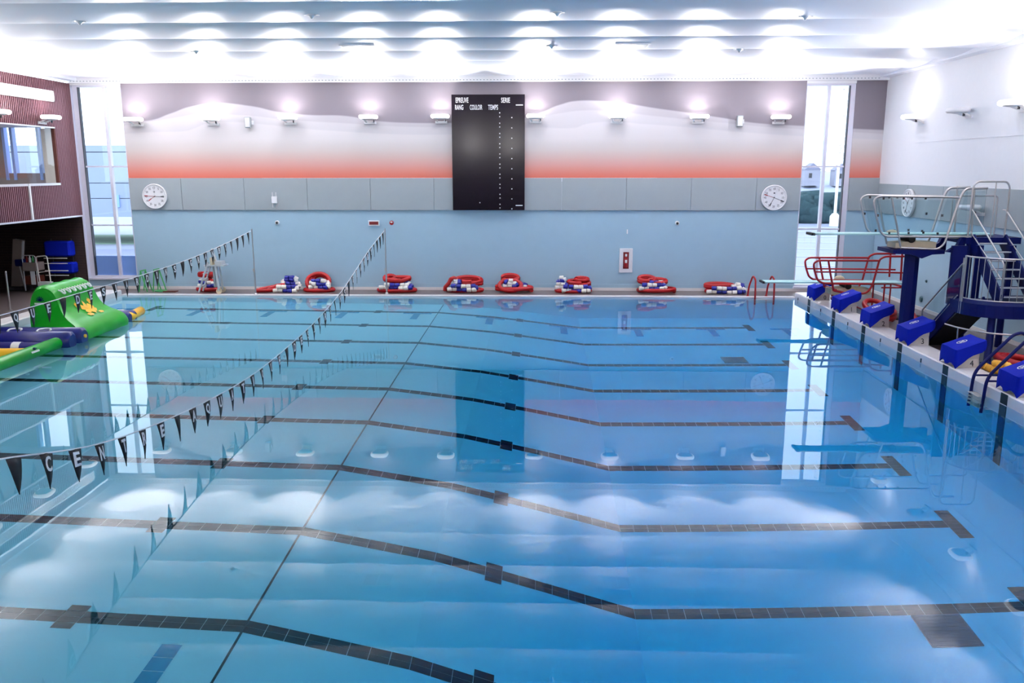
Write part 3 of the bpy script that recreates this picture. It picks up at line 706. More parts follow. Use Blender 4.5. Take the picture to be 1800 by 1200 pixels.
# ------------------------------------------------------------------ pennant lines and poles
def catmull(P, y):
    P = sorted(P)
    for i in range(len(P)-1):
        if P[i][0] <= y <= P[i+1][0] or i == len(P)-2:
            p0 = P[max(i-1,0)]; p1 = P[i]; p2 = P[i+1]; p3 = P[min(i+2,len(P)-1)]; t = (y-p1[0])/(p2[0]-p1[0])
            m1 = (p2[1]-p0[1])/max(1e-6,p2[0]-p0[0])*(p2[0]-p1[0]); m2 = (p3[1]-p1[1])/max(1e-6,p3[0]-p1[0])*(p2[0]-p1[0])
            return (2*t**3-3*t*t+1)*p1[1]+(t**3-2*t*t+t)*m1+(-2*t**3+3*t*t)*p2[1]+(t**3-t*t)*m2
MSG = '    YBNARG SNIDRAJSED EUQITAUQA ERTNEC    '
def pennants(label, X, ytop, P, nflags, seed):
    random.seed(seed)
    t = thing('pennant_line', label, 'pennant line', (X, ytop, 2.4), 0, 'backstroke pennant lines'); o = Vector(t.location)
    MB().tube([(X, ytop-.25*k, catmull(P, ytop-.25*k)) for k in range(int((ytop+25.9)/.25))], .011, 6).build('rope', M_letter, t)
    for k in range(nflags):
        y = ytop-.32-.589*k; z = catmull(P, y); w = .135; h = .44
        tw = random.uniform(-.22, .22); tip = random.uniform(-.03,.03); sl = (catmull(P, y+.1)-catmull(P, y-.1))/.2
        m = MB(); n = 5
        for side in (0, 1): pass
        vs = []
        for j in range(n+1):
            s = j/n; ww = w*(1-s)**.8*(1-.18*abs(math.sin(tw*2))); cx_ = tip*s*s; bow = .018*math.sin(s*PI*.9+tw)
            a = tw*(.35+.65*s)
            for sg in (-1, 0, 1):
                fold = .008*(1-abs(sg))
                vs.append((math.sin(a)*ww*sg+bow+fold, cx_+math.cos(a)*ww*sg, -h*s+sl*ww*sg*(1-s)))
        fs = [(j*3+q, j*3+q+1, j*3+4+q, j*3+3+q) for j in range(n) for q in (0,1)]
        m.add(vs, fs, True)
        pn = m.build('pennant', M_flag, t, True); pn.location = Vector((X, y, z))-o
        so = pn.modifiers.new('cloth', 'SOLIDIFY'); so.thickness = .004
        ch = MSG[k] if k < len(MSG) else ' '
        if ch != ' ':
            lt = text('letter', ch, .235, M_letter, pn, Matrix(), ext=.002, fit=(.045 if ch == 'I' else .118, .19), bold=.006)
            lt.data = lt.data.copy()   # print follows the hanging cloth
            for v in lt.data.vertices:
                d, zz = v.co.x, v.co.y-.13; q = min(1, max(0, -zz/h)); aa = tw*(.35+.65*q); ww = w*(1-q)**.8*(1-.18*abs(math.sin(tw*2)))
                v.co = (math.sin(aa)*d+.018*math.sin(q*PI*.9+tw)+.008*(1-min(1, abs(d)/max(ww, .01)))+.006+v.co.z, tip*q*q+math.cos(aa)*d, zz+sl*d*(1-q))
    return t
P1 = [(.15,2.42),(-2.5,2.18),(-5.5,1.98),(-9.0,1.87),(-11.55,1.85),(-14.7,1.83),(-19,1.95),(-23,2.2),(-26,2.5)]
P2 = [(.5,2.42),(-2.4,1.98),(-5.04,1.47),(-6.64,1.17),(-9,.88),(-11.42,.70),(-14.66,.61),(-17.7,.78),(-20.47,1.13),(-22.46,1.62),(-26,2.5)]
def fpole(label, x, y):
    t = thing('flag_pole', label, 'pole', (x, y, DZ), 0, 'pennant poles on the far deck')
    MB().tube([(x,y,DZ),(x,y,2.50)], .019, 10).build('upper_tube', M_steel, t)
    MB().tube([(x,y,DZ),(x,y,.95)], .030, 10).build('sleeve', M_steel, t)
    MB().lathe([(.07,DZ-.02),(.07,DZ+.02),(.035,DZ+.05)], 16, Matrix.Translation((x,y,0))).build('base_plate', M_steel, t)
    MB().box(x-.05,x+.02,y-.05,y+.02,.92,1.02).build('clamp', M_steel, t)
fpole('slim steel pole holding the left pennant line', 5.0, .22); fpole('slim steel pole holding the middle pennant line', 9.9, .52)
pennants('left line of black pennants crossing above the inflatable', 4.98, .15, P1, 27, 3)
pennants('long sagging line of black lettered pennants from the middle pole', 9.88, .45, P2, 40, 5)
random.seed(11)

# ------------------------------------------------------------------ lane ropes coiled on the deck
def ripple_tube(m, pts, r):
    q = [Vector(p) for p in pts]; out = []; rr = []
    for a, bb in zip(q, q[1:]):
        n = max(1, round((bb-a).length/.035))
        for k in range(n): out.append(a.lerp(bb, k/n)); rr.append(r*(1.0 if (len(out) % 2) else .90))
    out.append(q[-1]); rr.append(r); m.tube(out, rr, 8)
FL = {}
def floats(parent, pts, r, cols, o, L=.19):
    q = [Vector(p) for p in pts]; d = 0; segs = []; pos = []
    for a, bb in zip(q, q[1:]):
        n = max(1, int((bb-a).length/.01))
        for k in range(n): pos.append(a.lerp(bb, k/n))
    acc = [0]
    for a, bb in zip(pos, pos[1:]): acc.append(acc[-1]+(bb-a).length)
    k = 0; i = 0
    while True:
        s0 = k*L; s1 = s0+L*.94
        if s1 > acc[-1]: break
        A = pos[min(range(len(acc)), key=lambda j: abs(acc[j]-s0))]; B = pos[min(range(len(acc)), key=lambda j: abs(acc[j]-s1))]
        mt = cols[k % len(cols)]; key = mt.name, r
        if key not in FL:
            f = MB().lathe([(r*.7,-.5),(r*.95,-.46),(r,-.40),(r,.40),(r*.95,.46),(r*.7,.5)], 10).build('float', mt, parent, True); FL[key] = f.data
        else: f = link('float', FL[key], parent)
        dv = (B-A); ln = dv.length
        M = Matrix.Translation((A+B)/2-o) @ dv.to_track_quat('Z','Y').to_matrix().to_4x4() @ Matrix.Diagonal((1,1,max(.06,ln),1)); f.matrix_local = M
        k += 1
def oval(cx, cy_, cz, a, bb, tilt=0, n=28, ph=0, wob=.0, turns=1.0, rise=0):
    out = []
    for k in range(int(n*turns)+1):
        t = ph+2*PI*k/n; x = a*math.cos(t); y = bb*math.sin(t); z = 0
        z = y*math.sin(tilt)+rise*k/n; y = y*math.cos(tilt)
        out.append((cx+x+wob*math.sin(3*t), cy_+y, cz+z+wob*.4*math.cos(2*t)))
    return out
BW = [M_whitefl, M_whitefl, M_bluefl, M_bluefl]
def rope(label, xa, xb, reds, chain, yc=1.02, cols=BW, r=.082, redmat=None):
    cx = (xa+xb)/2; t = thing('lane_rope', label, 'lane rope', (cx, yc, DZ), 0, 'lane ropes coiled on the deck'); o = Vector(t.location)
    for R_ in reds:
        m = MB(); ripple_tube(m, R_, r); m.build('red_section', redmat or M_redrope, t)
    for c in chain: floats(t, c, r*1.0, cols, o)
    return t
def serp(x0, x1, zs, yc, amp=.03):
    out = []; 
    for i, z in enumerate(zs):
        a, bb = (x0, x1) if i % 2 == 0 else (x1, x0); ins = .05*i
        a += ins*(1 if i % 2 == 0 else -1); bb -= ins*(1 if i % 2 == 0 else -1)
        for k in range(7): s = k/6; out.append((a+(bb-a)*s, yc+.02*i+amp*math.sin(5*s+i), z+.015*math.sin(7*s+2*i)))
    return out
zb = DZ+.075
# 1: tall stack behind the high chair
rope('tall stacked red, blue and white lane rope behind the high chair', 2.42, 3.25, [oval(2.84,1.10,zb,.38,.24), oval(2.80,1.15,zb+.50,.26,.18,turns=1.7,rise=.06), oval(3.06,1.14,zb+.42,.13,.14,tilt=.9)],
     [serp(2.50,3.18,[zb+.13,zb+.26,zb+.38],.98), serp(2.55,3.1,[zb+.15,zb+.3],1.3)])
# 2: low red tail with blue and white heap
rope('lane rope with a long flat red tail and blue-white heap', 4.8, 6.6, [[(4.84,.72,zb),(5.2,.72,zb),(5.5,.74,zb+.02),(5.8,.82,zb+.10),(5.6,.95,zb+.14),(5.2,.98,zb+.06),(4.9,.95,zb)],[(5.3,.82,zb+.02),(5.6,.86,zb+.16),(5.9,.95,zb+.20)]],
     [serp(5.5,6.45,[zb,zb+.14],.72), serp(5.7,6.5,[zb+.10,zb+.24,zb+.36,zb+.46],.98)])
# 3: red arch
rope('lane rope with tall red arch around white and blue floats', 6.6, 7.8, [oval(7.2,1.05,zb,.54,.30), oval(7.12,1.22,zb+.28,.44,.34,tilt=1.05), oval(7.14,1.30,zb+.30,.36,.30,tilt=1.05), oval(7.14,1.36,zb+.30,.26,.24,tilt=1.0)],
     [serp(6.85,7.70,[zb+.12,zb+.24,zb+.36],.80), serp(6.9,7.6,[zb+.16,zb+.3],1.06)])
# 4
rope('lane rope right of the middle pole, red loop lying on top', 9.42, 11.0, [oval(10.2,1.05,zb,.70,.30), oval(10.2,1.14,zb+.38,.46,.16,tilt=.35,wob=.05,turns=1.8,rise=.04), oval(9.92,1.12,zb+.46,.20,.12,tilt=.6)],
     [serp(9.55,10.85,[zb+.12,zb+.22],.78), serp(9.7,10.7,[zb+.18,zb+.27],1.1)])
# 5
rope('lane rope left of the scoreboard with a small red knob on its left', 12.0, 13.5, [oval(12.8,1.12,zb,.66,.26), oval(12.96,1.2,zb+.22,.48,.20,tilt=.45,turns=2.8,rise=.07), [(12.06,.95,zb),(12.08,.9,zb+.14),(12.2,.9,zb+.26),(12.3,.92,zb+.44),(12.42,.96,zb+.48),(12.5,1.0,zb+.36)]],
     [serp(12.15,13.3,[zb+.05,zb+.18],.82), serp(12.2,12.7,[zb+.28,zb+.37],.95)])
# 6
rope('lane rope below scoreboard, red ring framing white floats', 13.95, 15.42, [oval(14.7,1.05,zb,.66,.28,turns=1.6,rise=.10), oval(14.55,.94,zb+.20,.42,.26,tilt=.8), oval(14.55,1.22,zb+.40,.30,.14,tilt=.6,turns=1.6,rise=.06)],
     [serp(14.25,14.85,[zb+.16,zb+.27,zb+.36],1.02), serp(14.1,15.2,[zb+.12,zb+.2],1.2)])
# 7
rope('lane rope with white floats piled high at its left end', 16.2, 17.75, [oval(16.95,1.08,zb,.64,.28), oval(17.16,1.16,zb+.20,.40,.18,tilt=.3,turns=1.8,rise=.08), oval(17.28,1.14,zb+.38,.22,.10,tilt=.3,turns=1.5,rise=.04)],
     [serp(16.5,17.6,[zb+.03,zb+.17],.80), serp(16.25,16.75,[zb+.12,zb+.25,zb+.38,zb+.48],.98)])
# 8
rope('lane rope under the extinguisher cabinet with a wide red base', 19.35, 20.85, [oval(20.1,1.05,zb,.68,.30,turns=1.3,rise=.06), oval(19.75,1.2,zb+.34,.30,.18,tilt=.5,turns=1.8,rise=.07), oval(20.15,1.14,zb+.30,.32,.14,tilt=.35,turns=1.6,rise=.06)],
     [serp(19.42,20.45,[zb+.12,zb+.25],.82), serp(19.6,20.4,[zb+.2,zb+.32],1.02)])
# 9
rope('flat lane rope nearest the red pool ladder', 21.9, 23.5, [oval(22.7,1.10,zb,.70,.24), oval(22.5,1.20,zb+.13,.52,.14,tilt=.3,turns=1.9,rise=.06)],
     [serp(21.95,23.4,[zb,zb+.13],.78), serp(22.9,23.4,[zb+.18,zb+.26],.95)])
# ropes on the right deck behind the blocks
rope('red lane rope heaped behind starting blocks 1 and 2', 25.8, 26.6, [oval(26.15,-5.0,zb,.35,.5,turns=2,rise=.13), oval(26.1,-4.6,zb+.35,.30,.40,tilt=.3)], [], yc=-5.0)
rope('red lane rope with hooped coil between starting blocks 2 and 3', 25.7, 26.6, [oval(25.90,-7.72,zb,.18,.42,turns=3.6,rise=.11), oval(25.86,-7.62,zb+.42,.16,.34,tilt=.6,turns=1.5,rise=.05)], [], yc=-7.6)
rope('red, green and white lane rope behind the farthest starting block', 25.75, 26.5, [oval(26.05,-1.9,zb+.1,.28,.5,turns=2,rise=.12)], [serp(25.8,26.3,[zb,zb+.14],-2.35)], yc=-1.9, cols=[M_green2, M_green2, M_whitefl])
rope('red and yellow lane rope beside the blue ladder', 25.75, 26.9, [oval(26.4,-12.15,zb,.36,.70,turns=3,rise=.13), oval(26.4,-12.15,zb+.32,.28,.48)], [[(25.72,-11.9,zb+.16),(25.76,-12.3,zb+.14),(25.85,-12.6,zb+.2),(25.8,-12.9,zb+.12)],[(25.8,-12.2,zb+.28),(25.9,-12.6,zb+.32),(25.86,-12.85,zb+.26)]], yc=-12.6, cols=[M_yelfl])
t = thing('reel_base', 'round black reel base on right deck behind starting block 2', 'reel', (27.15,-4.4,DZ))
MB().lathe([(.48,DZ),(.50,DZ+.04),(.46,DZ+.09),(.1,DZ+.12)], 28, Matrix.Translation((27.15,-4.4,0))).build('disc', M_rubber, t); MB().tube([(27.15,-4.4,DZ+.1),(27.15,-4.4,.5)], .04, 10).build('spindle', M_dark, t)

# ------------------------------------------------------------------ low red springboard (1 m)
def pix(pts, Y): return [onY(u, v, Y) for u, v in pts]
t = thing('springboard', 'low springboard with red tube rails and aqua board', 'diving board', (26.0, -2.9, DZ)); Yn, Yf_ = -3.35, -2.45
MB().bevbox(23.02, 27.50, -3.15, -2.65, .985, 1.03, .01).build('board', M_board, t)
MB().box(22.99, 23.06, -3.15, -2.65, .97, 1.034).build('tip_edge', M_rubber, t)
def red_rail(dy, near):
    S = lambda pts: [Vector((p.x, Yn+dy, p.z)) for p in pix(pts, Yn)]
    m = MB().tube(fillet(S([(1532,499.5),(1447,498.5),(1437,493),(1431,474),(1430,463),(1438,458),(1547,458.5)]), .10), .034, 8)
    m.tube(S([(1431.5,478),(1546,479)]), .027, 8)
    m.tube(S([(1456,458),(1459,478),(1465,511)]), .034, 8)
    m.tube(fillet(S([(1465,511),(1500,518),(1524,515),(1533,503),(1546,456),(1556,451),(1594,451)]), .12), .035, 8)
    m.tube(S([(1545,479),(1594,480)]), .027, 8); m.tube(S([(1586,443),(1583,493)]), .034, 8)
    m.build('handrail', M_red, t)
red_rail(0, True); red_rail(.9, False)
for y in (Yn, Yf_):
    a = onY(1544, 506, Yn); MB().tube([(26.75,y,.88),(27.5,y,.88)], .025, 8).build('frame_bar', M_red, t)
    for x in (26.85, 27.42): MB().tube([(x,y,1.0),(x,y,DZ)], .028, 8).build('leg', M_red, t)
MB().bar((27.35,-3.4,.93),(27.35,-2.4,.93),.08,.05).build('frame_bar', M_red, t)
MB().tube([(26.3,-3.35,.12),(26.3,-2.45,.12)], .03, 8).tube([(25.3,-3.35,.80),(25.3,-2.45,.80)], .03, 8).build('cross_bar', M_red, t)
fb = MB().prism([(25.2,.62),(26.5,.62),(26.5,.80),(25.9,.86),(25.2,.80)], 1, -3.18, -2.62).build('fulcrum_box', M_tan, t)
MB().lathe([(.09,-.30),(.11,-.28),(.11,.28),(.09,.30)], 16, Matrix.Translation((25.75,-2.9,.90)) @ Matrix.Rotation(PI/2,4,'X')).build('fulcrum_roller', M_rubber, t)
for y in (-3.1,-2.7): MB().bar((25.5,y,DZ),(25.5,y,.62),.10,.06,(1,0,0)).build('fulcrum_leg', M_tan, t)
MB().ball((25.75,-2.3,1.02), .18,.12,.12).build('wheel_guard', M_tan, t)

# ------------------------------------------------------------------ high springboard (3 m)
t = thing('high_springboard', 'three metre springboard on a navy column with steel and glass rails', 'diving board', (25.55, -8.2, DZ)); Yn = -8.65
MB().bevbox(22.80, 27.45, -8.45, -7.95, 2.96, 3.005, .01).build('board', M_board, t)
MB().box(22.77, 22.86, -8.45, -7.95, 2.945, 3.01).build('tip_edge', M_rubber, t)
MB().lathe([(.27,DZ),(.27,DZ+.03),(.20,DZ+.05),(.195,2.5)], 8, Matrix.Translation((25.52,-8.2,0)), False).build('column', M_navy, t)
MB().prism([(24.80,2.60),(26.12,2.60),(26.12,2.50),(25.8,2.48),(25.55,2.38),(25.3,2.48),(24.80,2.50)], 1, -8.72, -7.68).build('head_plate', M_navy, t)
MB().prism([(24.95,2.62),(26.0,2.62),(26.0,2.78),(25.4,2.80),(24.95,2.76)], 1, -8.46, -7.94).build('fulcrum_box', M_tan, t)
MB().lathe([(.08,-.30),(.10,-.28),(.10,.28),(.08,.30)], 16, Matrix.Translation((25.35,-8.2,2.86)) @ Matrix.Rotation(PI/2,4,'X')).build('fulcrum_roller', M_rubber, t)
MB().ball((25.0,-8.05,2.98), .16,.10,.10).build('wheel_guard', M_tan, t)
def steel_rail(dy):
    S = lambda pts: [Vector((p.x, Yn+dy, p.z)) for p in pix(pts, Yn)]
    m = MB().tube(fillet(S([(1705,417),(1556,416),(1547,408),(1541,385),(1536,360),(1537,350),(1547,345),(1687,347.5)]), .12), .028, 8)
    m.tube(S([(1567,346),(1572,375),(1583,434)]), .028, 8)
    m.tube(fillet(S([(1583,436),(1648,439),(1660,429),(1688,347),(1697,332),(1736,331)]), .14), .031, 8)
    m.tube(S([(1713,329),(1707,417)]), .026, 8)
    r = m.build('handrail', M_steel, t)
    g = S([(1541,352),(1683,352),(1664,414),(1553,412)]); g2 = S([(1699,338),(1732,336),(1728,413),(1672,413)])
    for q in (g, g2):
        MB().add([p+Vector((0,e,0)) for e in (-.005,.005) for p in q], [(0,1,2,3),(7,6,5,4),(0,4,5,1),(1,5,6,2),(2,6,7,3),(3,7,4,0)]).build('glass_panel', M_rail, t)
    cl = MB()
    for p in S([(1553,349),(1588,349),(1603,349),(1627,349),(1563,410),(1597,410),(1623,409),(1648,411),(1543,379),(1573,379),(1656,379)]): cl.box(p.x-.02,p.x+.02,p.y-.02,p.y+.02,p.z-.03,p.z+.03)
    cl.build('glass_clips', M_dark, t)
steel_rail(0); steel_rail(.9)

# ------------------------------------------------------------------ stair tower to the high board
t = thing('stair_tower', 'navy steel stair tower with steel and glass balustrades on right deck', 'stairs', (26.8, -10, DZ))
ZP, ZL = 2.93, 1.50
MB().box(26.55, 27.95, -8.85, -7.55, ZP-.16, ZP).build('top_platform', M_navy, t)
MB().prism([(26.15,2.55),(26.6,2.50),(26.6,2.93),(26.5,2.93),(26.42,2.72)], 1, -8.75, -8.60).build('gusset', M_navy, t)
MB().prism([(26.15,2.55),(26.6,2.50),(26.6,2.93),(26.5,2.93),(26.42,2.72)], 1, -7.75, -7.60).build('gusset', M_navy, t)
lp = [(25.88,-9.75),(25.88,-10.25)]+[(25.88+1.05*(1-math.cos(a)), -10.25-.85*math.sin(a)) for a in [PI/2*k/8 for k in range(1, 9)]]+[(28.25,-11.1),(28.25,-9.75)]
MB().prism(lp, 2, ZL-.30, ZL).build('landing', M_navy, t)
for x, y in ((26.42,-10.75),(27.9,-10.8)): MB().lathe([(.15,DZ),(.15,DZ+.03),(.085,DZ+.04),(.085,ZL-.3)], 12, Matrix.Translation((x,y,0))).build('column', M_navy, t)
for x, y in ((26.72,-8.75),(27.75,-8.7)): MB().lathe([(.085,DZ),(.085,ZP-.16)], 12, Matrix.Translation((x,y,0))).build('column', M_navy, t)
# flight 1 rises towards the viewer, flight 2 rises back to the platform
def flight(xa, xb, y0, z0, y1, z1, n, nose):
    for x in (xa, xb): MB().bar((x,y0,z0),(x,y1,z1),.05,.36,(0,0,1)).build('stringer', M_navy, t)
    for k in range(n):
        s = (k+.5)/n; y = y0+(y1-y0)*s; z = z0+(z1-z0)*s+.02
        tr = MB().box(xa+.02, xb-.02, y-.13, y+.13, z-.03, z+.0).build('tread', M_navy, t)
        sgn = 1 if y1 < y0 else -1
        MB().box(xa+.03, xb-.03, y+sgn*.13-.02, y+sgn*.13+.02, z-.02, z+.012).build('nosing', nose, tr)
flight(25.92, 26.62, -8.35, DZ+.05, -10.0, ZL-.08, 7, M_silver)
MB().add([(25.92,-8.45,DZ),(26.62,-8.45,DZ),(26.62,-10.1,ZL-.26),(25.92,-10.1,ZL-.26),(25.92,-8.45,DZ-.02),(26.62,-8.45,DZ-.02),(26.62,-10.1,ZL-.30),(25.92,-10.1,ZL-.30)], [(0,1,2,3),(7,6,5,4),(0,4,5,1),(1,5,6,2),(2,6,7,3),(3,7,4,0)]).build('stair_underside', M_dark, t)
flight(26.72, 27.52, -10.45, ZL+.02, -8.8, ZP-.05, 7, M_silver)
for x0_, x1_, y_, z0_, z1_ in ((25.98,26.34,-9.40,ZL-.2,ZP-.16),(26.62,26.80,-9.30,ZL-.2,ZP-.16),(27.44,27.60,-9.30,ZL-.2,ZP-.16)): MB().box(x0_,x1_,y_,y_+.08,z0_,z1_).build('support_plate', M_navy, t)
# balustrades
def rail_tube(pts, name='handrail', r=.021): MB().tube(pts, r, 8).build(name, M_steel, t)
rail_tube([(25.90,-8.25,.95),(25.90,-10.15,2.40),(25.90,-10.3,2.40)])
rail_tube([(25.90,-8.35,.22),(25.90,-10.05,1.62)], r=.014)
q = [(25.90,-8.3,.90),(25.90,-10.1,2.32),(25.90,-10.1,1.66),(25.90,-8.3,.28)]
MB().add([Vector(p)+Vector((e,0,0)) for e in (-.005,.005) for p in q], [(0,1,2,3),(7,6,5,4),(0,4,5,1),(1,5,6,2),(2,6,7,3),(3,7,4,0)]).build('glass_panel', M_rail, t)
for y, za, zb_ in ((-8.28,DZ,.95),(-10.2,ZL-.3,2.55),(-10.28,ZL-.3,2.62)): rail_tube([(25.90,y,za),(25.90,y,zb_)], 'post', .024)
arc = [(25.92+1.0*(1-math.cos(a)), -10.28-.80*math.sin(a)) for a in [PI/2*k/10 for k in range(0, 11)]]+[(27.5,-11.08),(28.2,-11.08)]
rail_tube([(x,y,2.60) for x, y in arc]); rail_tube([(x,y,ZL+.10) for x, y in arc], r=.016)
pts = []
L_ = 0
for (xa, ya), (xb, yb) in zip(arc, arc[1:]):
    d = math.hypot(xb-xa, yb-ya); n = max(1, round(d/.12))
    for k in range(n): s = k/n; rail_tube([(xa+(xb-xa)*s, ya+(yb-ya)*s, ZL+.10),(xa+(xb-xa)*s, ya+(yb-ya)*s, 2.60)], 'baluster', .009)
for x in (26.70, 27.54):
    rail_tube(fillet([(x,-10.5,ZL+.02),(x,-10.5,2.42),(x,-8.75,3.62),(x,-8.6,3.62)], .08), r=.019)
    rail_tube([(x,-10.45,ZL+.55),(x,-8.75,ZP+.15)], 'mid_rail', .014)
rail_tube(fillet([(26.62,-8.8,ZP),(26.62,-8.8,4.22),(26.72,-8.8,4.34),(27.2,-8.8,4.34),(27.46,-8.8,4.34),(27.54,-8.8,4.2),(27.54,-8.8,ZP)], .12), r=.024)
rail_tube(fillet([(27.2,-8.78,ZP),(27.2,-8.78,4.34)], .1), 'post', .016)
rail_tube(fillet([(26.72,-7.6,ZP),(26.72,-7.6,3.95),(27.9,-7.6,3.95),(27.9,-7.6,ZP)], .1))
MB().box(26.3, 26.62, -8.5, -8.0, ZP-.05, ZP+.02).build('board_anchor', M_tan, t)
# free-standing curved guard rail below the landing
t = thing('guard_rail', 'low curved steel guard rail in front of stair tower', 'railing', (26.5,-11.0,DZ))
gp = [(25.68,-10.03,.90),(25.75,-10.49,.90),(25.89,-10.85,.90),(26.1,-11.25,.90),(26.49,-11.42,.90),(26.9,-11.46,.90),(28.2,-11.46,.90)]
MB().tube(fillet(gp, .2), .02, 8).build('handrail', M_steel, t)
for x, y in ((25.77,-10.52),(27.2,-11.46)): MB().tube([(x,y,DZ),(x,y,.90)], .02, 8).build('post', M_steel, t)

# ------------------------------------------------------------------ pool ladders
t = thing('pool_ladder', 'navy blue pool ladder hooked over right parapet', 'ladder', (25.3,-13.35,PAR))
for y in (-13.08, -13.60):
    MB().tube(fillet([(26.05,y,DZ),(26.05,y,1.05),(25.85,y,1.28),(25.65,y,1.22),(24.93,y,.42),(24.90,y,-.05),(24.88,y,-1.25)], .18), .034, 10).build('rail', M_navy, t)
for z in (-.05,-.32,-.60,-.90): MB().bevbox(24.80, 24.98, -13.57, -13.11, z-.02, z+.02, .008).build('tread', M_whitefl, t)
for x, z in ((25.05,.40),(25.55,.40)): pass
for y in (-13.08, -13.60): MB().tube([(24.93,y,.34),(25.75,y,.34),(25.75,y,PAR)], .022, 8).build('brace', M_navy, t)
t = thing('pool_ladder', 'red tube pool ladder on the far edge near right parapet', 'ladder', (23.8,.1,DZ))
for x in (23.48, 24.16):
    MB().tube(fillet([(x-.12,.28,DZ),(x-.10,.20,.45),(x,.12,.83),(x+.07,.0,.70),(x+.06,-.10,.2),(x+.06,-.10,-1.2)], .12), .034, 8).build('rail', M_red, t)
    MB().lathe([(.05,DZ),(.05,DZ+.03)], 12, Matrix.Translation((x-.12,.28,0))).build('flange', M_red, t)
for z in (-.2,-.5,-.8): MB().box(23.50, 24.20, -.16, -.02, z-.02, z+.02).build('tread', M_whitefl, t)

# ------------------------------------------------------------------ high chair on the far deck
t = thing('lifeguard_chair', 'wheeled grey metal high chair standing on the far deck', 'chair', (3.3,.45,DZ))
for y in (.25,.65):
    MB().bar((2.82,y,DZ+.06),(3.25,y,1.25),.05,.06,(0,1,0)).build('ladder_leg', M_silver, t); MB().bar((3.60,y,DZ+.12),(3.52,y,1.15),.06,.08,(0,1,0)).build('rear_leg', M_silver, t)
    MB().lathe([(.09,-.03),(.11,-.02),(.11,.02),(.09,.03)], 16, Matrix.Translation((3.60,y,DZ+.11)) @ Matrix.Rotation(PI/2,4,'X')).build('wheel', M_tan, t)
for k in range(4): s = .2+.2*k; MB().bar((2.82+.43*s,.23,DZ+.06+1.19*s),(2.82+.43*s,.67,DZ+.06+1.19*s),.10,.03).build('rung', M_silver, t)
MB().box(3.10,3.86,.21,.69,1.10,1.15).build('seat_platform', M_silver, t); MB().box(3.34,3.42,.23,.67,1.15,1.42).build('side_arm', M_tan, t)
MB().box(3.50,3.76,.25,.65,1.15,1.28).build('seat', M_silver, t); MB().bar((3.55,.45,1.15),(3.35,.45,1.75),.05,.05,(0,1,0)).build('parasol_socket', M_silver, t)
MB().box(3.40,3.46,.28,.62,.3,1.1).build('rear_panel', M_grey, t)
# green folding frame by the left window
t = thing('folding_frame', 'green metal A-frame trestle standing below left window', 'trestle', (.75,.95,DZ))
for y in (.75,1.15):
    for a, bb in (((.42,y,.85),(.62,y,DZ)),((.42,y,.85),(.30,y,DZ)),((.95,y,.90),(1.18,y,DZ)),((.95,y,.90),(.85,y,DZ))): MB().bar(a, bb, .035, .035, (0,1,0)).build('leg', M_greenm, t)
for x, z in ((.42,.85),(.95,.90)): MB().bar((x,.72,z),(x,1.18,z),.04,.04).build('cross_bar', M_greenm, t)
MB().tube(oval(1.1,.85,DZ+.03,.22,.14), .025, 6).build('hose', M_greenm, t)
t = thing('floor_board', 'dark flat board lying on deck by the green trestle', 'board', (1.7,.8,DZ)); MB().box(1.25,1.75,.68,.92,DZ,DZ+.04).build('plank', M_wood, t)

# ------------------------------------------------------------------ inflatable obstacle course
t = thing('inflatable_obstacle', 'green, blue and yellow inflatable obstacle floating along left pool edge', 'inflatable', (1.8,-8,0))
prof = [(1.12,-.10),(1.08,.40),(1.13,.90),(1.22,1.22),(1.42,1.41),(1.65,1.44),(1.86,1.33),(1.98,1.10),(2.07,.85),(2.21,.65),(2.45,.50),(2.74,.41),(2.95,.28),(3.04,.08),(2.99,-.10)]
def smooth2(P, it=2):
    for _ in range(it):
        Q = []
        for i in range(len(P)-1):
            a, b2 = P[i], P[i+1]; Q += [(a[0]*.75+b2[0]*.25, a[1]*.75+b2[1]*.25), (a[0]*.25+b2[0]*.75, a[1]*.25+b2[1]*.75)]
        P = [P[0]]+Q+[P[-1]]
    return P
pr = smooth2(prof); m = MB(); ny = 14; ya, yb = -7.65, -5.6; n = len(pr); cxp, czp = 2.0, .35
rings = []
for j in range(ny+1):
    s = j/ny; e_ = min(s, 1-s)*ny; k = 1-.06*max(0, 1-e_/1.2)**2; y = ya+(yb-ya)*s
    bul = .012*math.sin(s*PI*7)
    rings.append([(cxp+(x-cxp)*k*(1+bul), yb+(y-yb)*(1+.38*max(0, (x-2.0)/1.1)), czp+(z-czp)*k*(1+bul)) for x, z in pr])
vs = [q for r_ in rings for q in r_]
m.add(vs, [(j*n+i, j*n+i+1, (j+1)*n+i+1, (j+1)*n+i) for j in range(ny) for i in range(n-1)], True)
for r_ in (rings[0], rings[-1]): m.add(r_, [tuple(range(n))])
gr = m.build('green_ramp', M_inflg, t)
for k in range(6):   # white grab handles below the ridge
    y = -7.32+.285*k; pts = [(1.90,y-.075,1.27),(1.98,y-.075,1.25),(2.04,y-.04,1.17),(2.04,y+.04,1.17),(1.98,y+.075,1.25),(1.90,y+.075,1.27)]
    MB().tube(fillet(pts, .04), .026, 6).build('handle', M_inflw, gr)
for k, z in enumerate((.35,.62,.9)): MB().box(1.16+.03*k,2.25-.1*k,ya-.004,ya+.02,z,z+.012).build('seam', M_greenm, gr)
mb = MB()   # yellow splash print on the ramp
def on_ramp(y, s):
    i = s*(n-1); a = int(i); f = i-a; p0, p1 = pr[a], pr[min(a+1, n-1)]; x, z = p0[0]+(p1[0]-p0[0])*f, p0[1]+(p1[1]-p0[1])*f; return (cxp+(x-cxp)*1.012+.012, y, czp+(z-czp)*1.012+.014)
